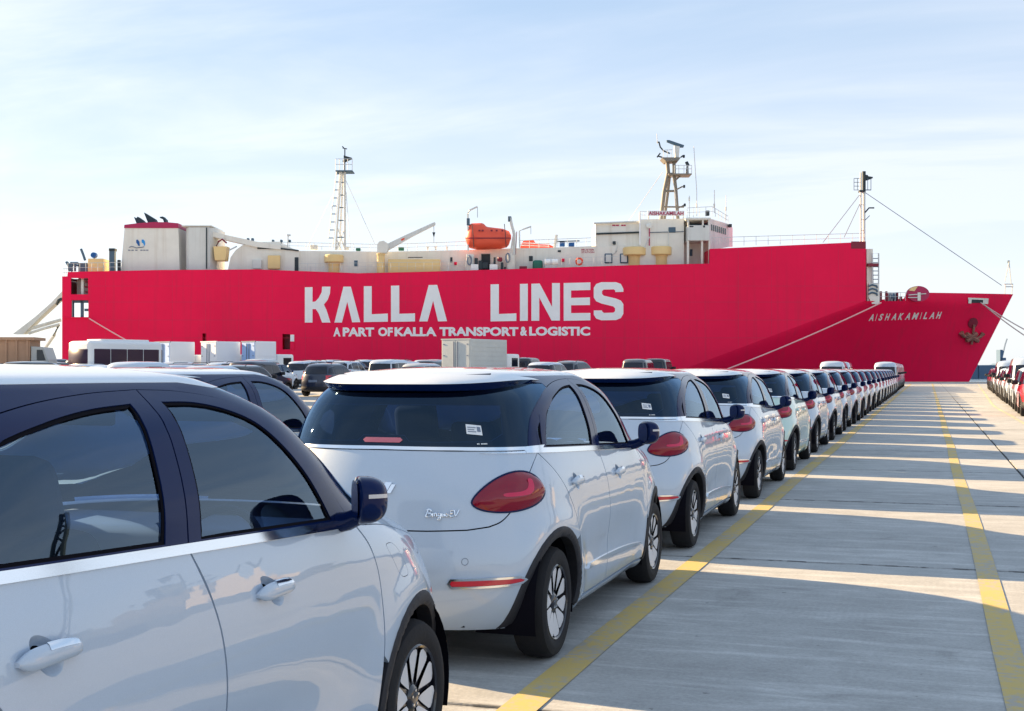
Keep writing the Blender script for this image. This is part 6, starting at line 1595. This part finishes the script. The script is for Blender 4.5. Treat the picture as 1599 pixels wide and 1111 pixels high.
# single cars one can tell apart in the photo
def at(px, d): x, y = W((px - 799.5) / F_PX * d, d); return x, y
def spot(p0, px, d, col, label, cat='suv', rz=0, dz=0):
    x, y = at(px, d); place(p0, x, y, rise(x, y) + dz, rz, col, label, cat, G5)
spot(suv0, 499, 64, 'navy_paint', 'dark blue suv seen from behind between the second lane car and the big tailgate')
spot(mpv0, 845, 66, None, 'white car with a black rear window right of the grey box truck', 'car', R(-3)); spot(suv0, 884, 74, 'grey_paint', 'dark grey suv with maroon tinted side beside the white car', 'suv', R(-8))
spot(jeep0, 992, 78, 'grey_paint', 'grey boxy suv peeping over the third hatchback', 'suv'); spot(jeep0, 1023, 84, 'black_paint', 'black suv beside the grey boxy one', 'suv')
spot(jeep0, 815, 84, 'black_paint', 'black suv half hidden behind the grey box truck', 'suv')
rows_ = [(48, 5.0), (54, 5.0), (61, 5.0), (68, 5.0), (75, 4.8), (82, 4.8), (90, 4.8), (99, 4.8)]
kk = 0; seen = set()
def where(px):
    for lim, t_ in ((40, 'before the brown tipper'), (90, 'between tipper and minibus'), (150, 'before the left half of the minibus'), (225, 'before the right half of the minibus'), (300, 'before the leftmost pale box truck'), (350, 'before the middle pale box truck'), (410, 'before the rightmost pale box truck'),
                    (470, 'below the small dark hull door'), (530, 'below the big letter K'), (590, 'below the big letter A after the K'), (640, 'below the double L of the name'), (700, 'just left of the grey box truck'), (790, 'behind the grey box truck'), (2000, 'right of the grey box truck')):
        if px < lim: return t_
taken = [(499, 64), (845, 66), (884, 74)]
for d, pit in rows_:
    px = -60 + rnd.uniform(0, 40)
    lno = rows_.index((d, pit))
    while px < (800 if d > 60 else 385):
        w_ = 2.75 / d * F_PX
        if True and not any(abs(px - a) < w_ * 1.1 and d - 14 < b < d + 12 for a, b in taken) and not (675 < px < 800 and d < 92) and not (455 < px < 535 and d < 80):
            p0, kn, sk = kinds[kk * 7 % 4 if kk % 3 else 1]; col = cols[(kk * 3 + int(d)) % 10]
            if p0 is proto: col = None
            lab_ = f'{cn[col]} {kn}, {ordn[lno]} far yard line, {where(px)}'
            for c2 in ('silver_paint', 'navy_paint', 'grey_paint', 'black_paint'):
                if lab_ in seen: col = c2; lab_ = f'{cn[col]} {kn}, {ordn[lno]} far yard line, {where(px)}'
            seen.add(lab_)
            x, y = at(px, d)
            c = place(p0, x, y, rise(x, y), R(rnd.uniform(-2, 2)), col, lab_, 'car', f'{cn[col]} {kn}s in the far yard', sk)
            kk += 1
        px += w_
# ---------------------------------------------------------------- trucks and the minibus
M['box_grey'] = mat('pale_grey_truck_box', (.50, .53, .53), .5, noise=.06, nscale=.8); M['box_blue'] = mat('pale_blue_white_panel', (.34, .50, .80), .5, noise=.05); M['box_white'] = mat('white_truck_box', (.74, .77, .84), .5)
M['tan_truck'] = mat('dusty_brown_truck_body', (.42, .26, .17), .8, noise=.12, nscale=1.2); M['cab_grey'] = mat('dusty_grey_cab', (.45, .47, .46), .5); M['bus_white'] = mat('white_bus_paint', (.74, .76, .78), .35)
def box_truck(px, d, w, L, h, rot, label, group=None, box='box_grey', door='box_grey', ribs=7, ladder=False):
    x, y = at(px, d); root = empty('box_truck', (x, y, rise(x, y)), YAW - rot); tag(root, label, 'truck', group)
    z0 = .95
    mb = MB(); mb.bevel_box(-w / 2, w / 2, 0, L, z0, h, .03, 1); bx = make_obj('cargo_box', mb, box, root)
    for s in (-1, 1):
        m_ = MB(); xa, xb_ = (.02, w / 2 - .06) if s > 0 else (-w / 2 + .06, -.02); m_.bevel_box(xa, xb_, -.04, .0, z0 + .08, h - .10, .01, 1); dr_ = make_obj('rear_door', m_, door, root)
        m_ = MB(); m_.tube([(s * .14, -.07, z0 + .1), (s * .14, -.07, h - .15)], .028, 6); make_obj('lock_rod', m_, 'ink', dr_)
        for zz in (z0 + .3, (z0 + h) / 2, h - .35): m_ = MB(); m_.box(s * (w / 2 - .2) - .06, s * (w / 2 - .2) + .06, -.06, -.03, zz, zz + .06); make_obj('hinge', m_, 'ink', dr_)
    m_ = MB(); m_.box(-w / 2 - .02, w / 2 + .02, -.05, .05, h - .05, h + .02); make_obj('box_frame', m_, 'ink' if door != box else box, root)
    for s in (-1, 1):
        for k in range(ribs):
            zz = z0 + .2 + (h - z0 - .4) * k / (ribs - 1); m_ = MB(); m_.box(min(s * w / 2, s * (w / 2 + .02)), max(s * w / 2, s * (w / 2 + .02)), .15, L - .1, zz, zz + .035); make_obj('side_rib', m_, box, bx)
    m_ = MB(); m_.bevel_box(-w / 2 + .1, w / 2 - .1, L + .15, L + 1.65, .55, min(h - .35, 2.15), .12, 3); cb_ = make_obj('cab', m_, 'bus_white', root, 40)
    for s in (-1, 1): m_ = MB(); m_.box(min(s * (w / 2 - .11), s * (w / 2 - .09)), max(s * (w / 2 - .11), s * (w / 2 - .09)), L + .7, L + 1.4, 1.35, 1.9); make_obj('cab_window', m_, 'car_glass_dark', cb_)
    m_ = MB(); m_.box(-.4, .4, .1, L + 1.2, .6, .9); make_obj('chassis', m_, 'seam', root)
    for yy in (.8, L + .9):
        for s in (1, -1): simple_wheel(root, s * (w / 2 - .2), yy, .40, s)
    return root
box_truck(712, 76, 2.15, 4.0, 3.02, R(33), 'pale grey box truck with barred rear doors, tallest before the slogan', box='box_grey', door='box_grey')
box_truck(254, 88, 1.9, 2.0, 3.05, R(42), 'leftmost of three pale blue and white box trucks, beside the minibus', 'pale blue and white box trucks', 'box_white', 'box_blue', 3)
box_truck(326, 88, 1.9, 2.0, 3.05, R(42), 'middle one of three pale blue and white box trucks', 'pale blue and white box trucks', 'box_white', 'box_white', 3)
box_truck(388, 88, 1.6, 1.8, 3.05, R(42), 'rightmost of three pale blue and white box trucks', 'pale blue and white box trucks', 'box_white', 'box_blue', 3)
# tipper with ribbed brown body, seen from its side
x, y = at(22, 78); dt = empty('tipper_truck', (x, y, rise(x, y)), YAW + R(5)); tag(dt, 'dusty brown tipper truck with ribbed body at the left edge', 'truck')
m_ = MB(); m_.bevel_box(-3.2, .95, 0, 2.3, 1.35, 3.15, .04, 1); tb_ = make_obj('tipper_body', m_, 'tan_truck', dt)
for k in range(7): xx = -3.1 + k * .64; m_ = MB(); m_.box(xx, xx + .12, -.09, 0, 1.4, 3.1); make_obj('body_rib', m_, 'tan_truck', tb_)
m_ = MB(); m_.box(-3.25, 1.25, -.14, 2.4, 3.1, 3.28); make_obj('body_rim', m_, 'tan_truck', tb_)
m_ = MB(); m_.prism([(1.0, .7), (2.0, .7), (2.0, 1.9), (1.75, 2.65), (1.0, 2.72)], .1, 2.2); tc_ = make_obj('cab', m_, 'cab_grey', dt)
m_ = MB(); m_.prism([(1.35, 1.85), (1.88, 1.85), (1.68, 2.5), (1.35, 2.5)], .06, .1); make_obj('cab_window', m_, 'winglass', tc_)
m_ = MB(); m_.box(-3.0, 1.9, .6, 1.7, .75, 1.3); make_obj('chassis', m_, 'seam', dt)
for xx in (-2.3, -1.2, 1.45):
    for yy in (.15, 2.1):
        t_ = MB(); t_.tube([(xx, yy - .13, .5), (xx, yy + .13, .5)], .5, 20); make_obj('wheel', t_, 'rubber', dt, 40)
# minibus
M['bus_glass'] = mat('dark_plum_bus_glass', (.035, .015, .04), .3, spec=.25)
x, y = at(122, 70); bus = empty('minibus', (x, y, rise(x, y)), YAW - R(38)); tag(bus, 'white minibus with dark windows standing in the far yard at the left', 'bus')
m_ = MB(); m_.bevel_box(-1.05, 1.05, 0, 4.9, .45, 2.95, .22, 4); bb = make_obj('body', m_, 'bus_white', bus, 50)
m_ = MB(); m_.bevel_box(-.90, .90, -.04, .06, 1.40, 2.48, .015, 1); make_obj('rear_window', m_, 'bus_glass', bus, 50)
for s in (1, -1):
    for k in range(4): m_ = MB(); y0_ = .32 + k * 1.08; m_.bevel_box(min(s * 1.02, s * 1.07), max(s * 1.02, s * 1.07), y0_, y0_ + 1.05, 1.36, 2.50, .02, 1); make_obj('side_window', m_, 'bus_glass', bus)
    for yy in (.95, 3.9): simple_wheel(bus, s * .92, yy, .38, s)
m_ = MB(); m_.bevel_box(-.7, .7, 1.0, 4.2, 2.9, 3.06, .05, 2); make_obj('roof_unit', m_, 'bus_white', bus, 50)
m_ = MB(); m_.bevel_box(-.95, .95, 4.82, 4.94, 1.3, 2.5, .05, 2); make_obj('windscreen', m_, 'car_glass_dark', bus)
# ---------------------------------------------------------------- across the basin on the right (outside the frame, mirrored in the side windows)
M['beige_ship'] = mat('beige_ship_paint', (.50, .42, .30), .6); M['dark_hull'] = mat('dark_hull_paint', (.03, .035, .04), .5)
def quayship(x, y, rz, s, label, name='supply_vessel'):
    r = empty(name, (x, y, -3), rz); r.scale = (s, s, s); tag(r, label, 'ship', 'vessels across the basin on the right')
    m_ = MB(); m_.prism([(-34, 0), (34, 0), (40, 7), (30, 6.2), (-30, 5.4), (-36, 6)], -6, 6); make_obj('hull', m_, 'dark_hull', r)
    for k, (a, b, z0, z1) in enumerate([(-20, 8, 5.5, 9.5), (-14, 6, 9.5, 12.5), (-9, 4, 12.5, 15.2), (12, 24, 5.5, 8)]): m_ = MB(); m_.bevel_box(a, b, -5 + k * .4, 5 - k * .4, z0, z1, .1, 1); make_obj('superstructure', m_, 'beige_ship', r)
    m_ = MB(); m_.tube([(-3, 0, 15), (-3, 0, 24)], .5, 8); m_.tube([(-6, 0, 20), (1, 0, 20)], .3, 6); m_.tube([(-3, -3, 17.5), (-3, 3, 17.5)], .3, 6); make_obj('mast', m_, 'ship_dark', r)
    m_ = MB(); m_.cyl((-10, 0), 1.6, 15, 19.5, 12); make_obj('funnel', m_, 'ship_dark', r, 40)
    for k in range(9): m_ = MB(); m_.box(-8.6 + k * 1.35, -7.7 + k * 1.35, -4.3, -4.1, 13.3, 14.4); make_obj('window', m_, 'winglass', r)
    m_ = MB(); m_.tube([(14, 0, 8), (14, 0, 16), (26, 0, 21)], .6, 6); make_obj('deck_crane', m_, 'ship_dark', r)
quayship(84, 134, R(75), 1.15, 'beige supply vessel across the basin, mirrored in the closest side window')
quayship(95, 70, R(95), 1.0, 'second beige vessel across the basin on the right')
cr = empty('harbour_crane', (82, 98, -3)); cr.scale = (1.35, 1.35, 1.35); tag(cr, 'dark lattice boom crane across the basin, mirrored in the closest rear side window', 'crane')
m_ = MB(); m_.box(-4, 4, -4, 4, 0, 9); make_obj('base', m_, 'ship_dark', cr)
for a in (-1.2, 1.2):
    m_ = MB(); m_.tube([(a, 0, 9), (a * .4, 14, 34)], .35, 5); make_obj('boom_chord', m_, 'ship_dark', cr)
for k in range(9):
    t = k / 9; m_ = MB(); s_ = 1 if k % 2 else -1; m_.tube([(s_ * 1.2 * (1 - .6 * t), 14 * t, 9 + 25 * t), (-s_ * 1.2 * (1 - .6 * (t + .11)), 14 * (t + .11), 9 + 25 * (t + .11))], .2, 4); make_obj('boom_brace', m_, 'ship_dark', cr)
m_ = MB(); P_ = [(k * 14 - 500, 5 + 3 * math.sin(k * .9) + rnd.uniform(0, 3.5)) for k in range(72)]; m_.prism([(-500, 0)] + P_ + [(P_[-1][0], 0)], 0, 30)
sh2 = make_obj('far_shore', m_, 'ship_dark'); M['far_trees'] = mat('dark_shore_trees', (.04, .06, .05), .9); sh2.data.materials[0] = M['far_trees']; sh2.location = (330, 120, -3); sh2.rotation_euler = (0, 0, R(90)); tag(sh2, 'dark wooded shore across the basin', kind='structure')
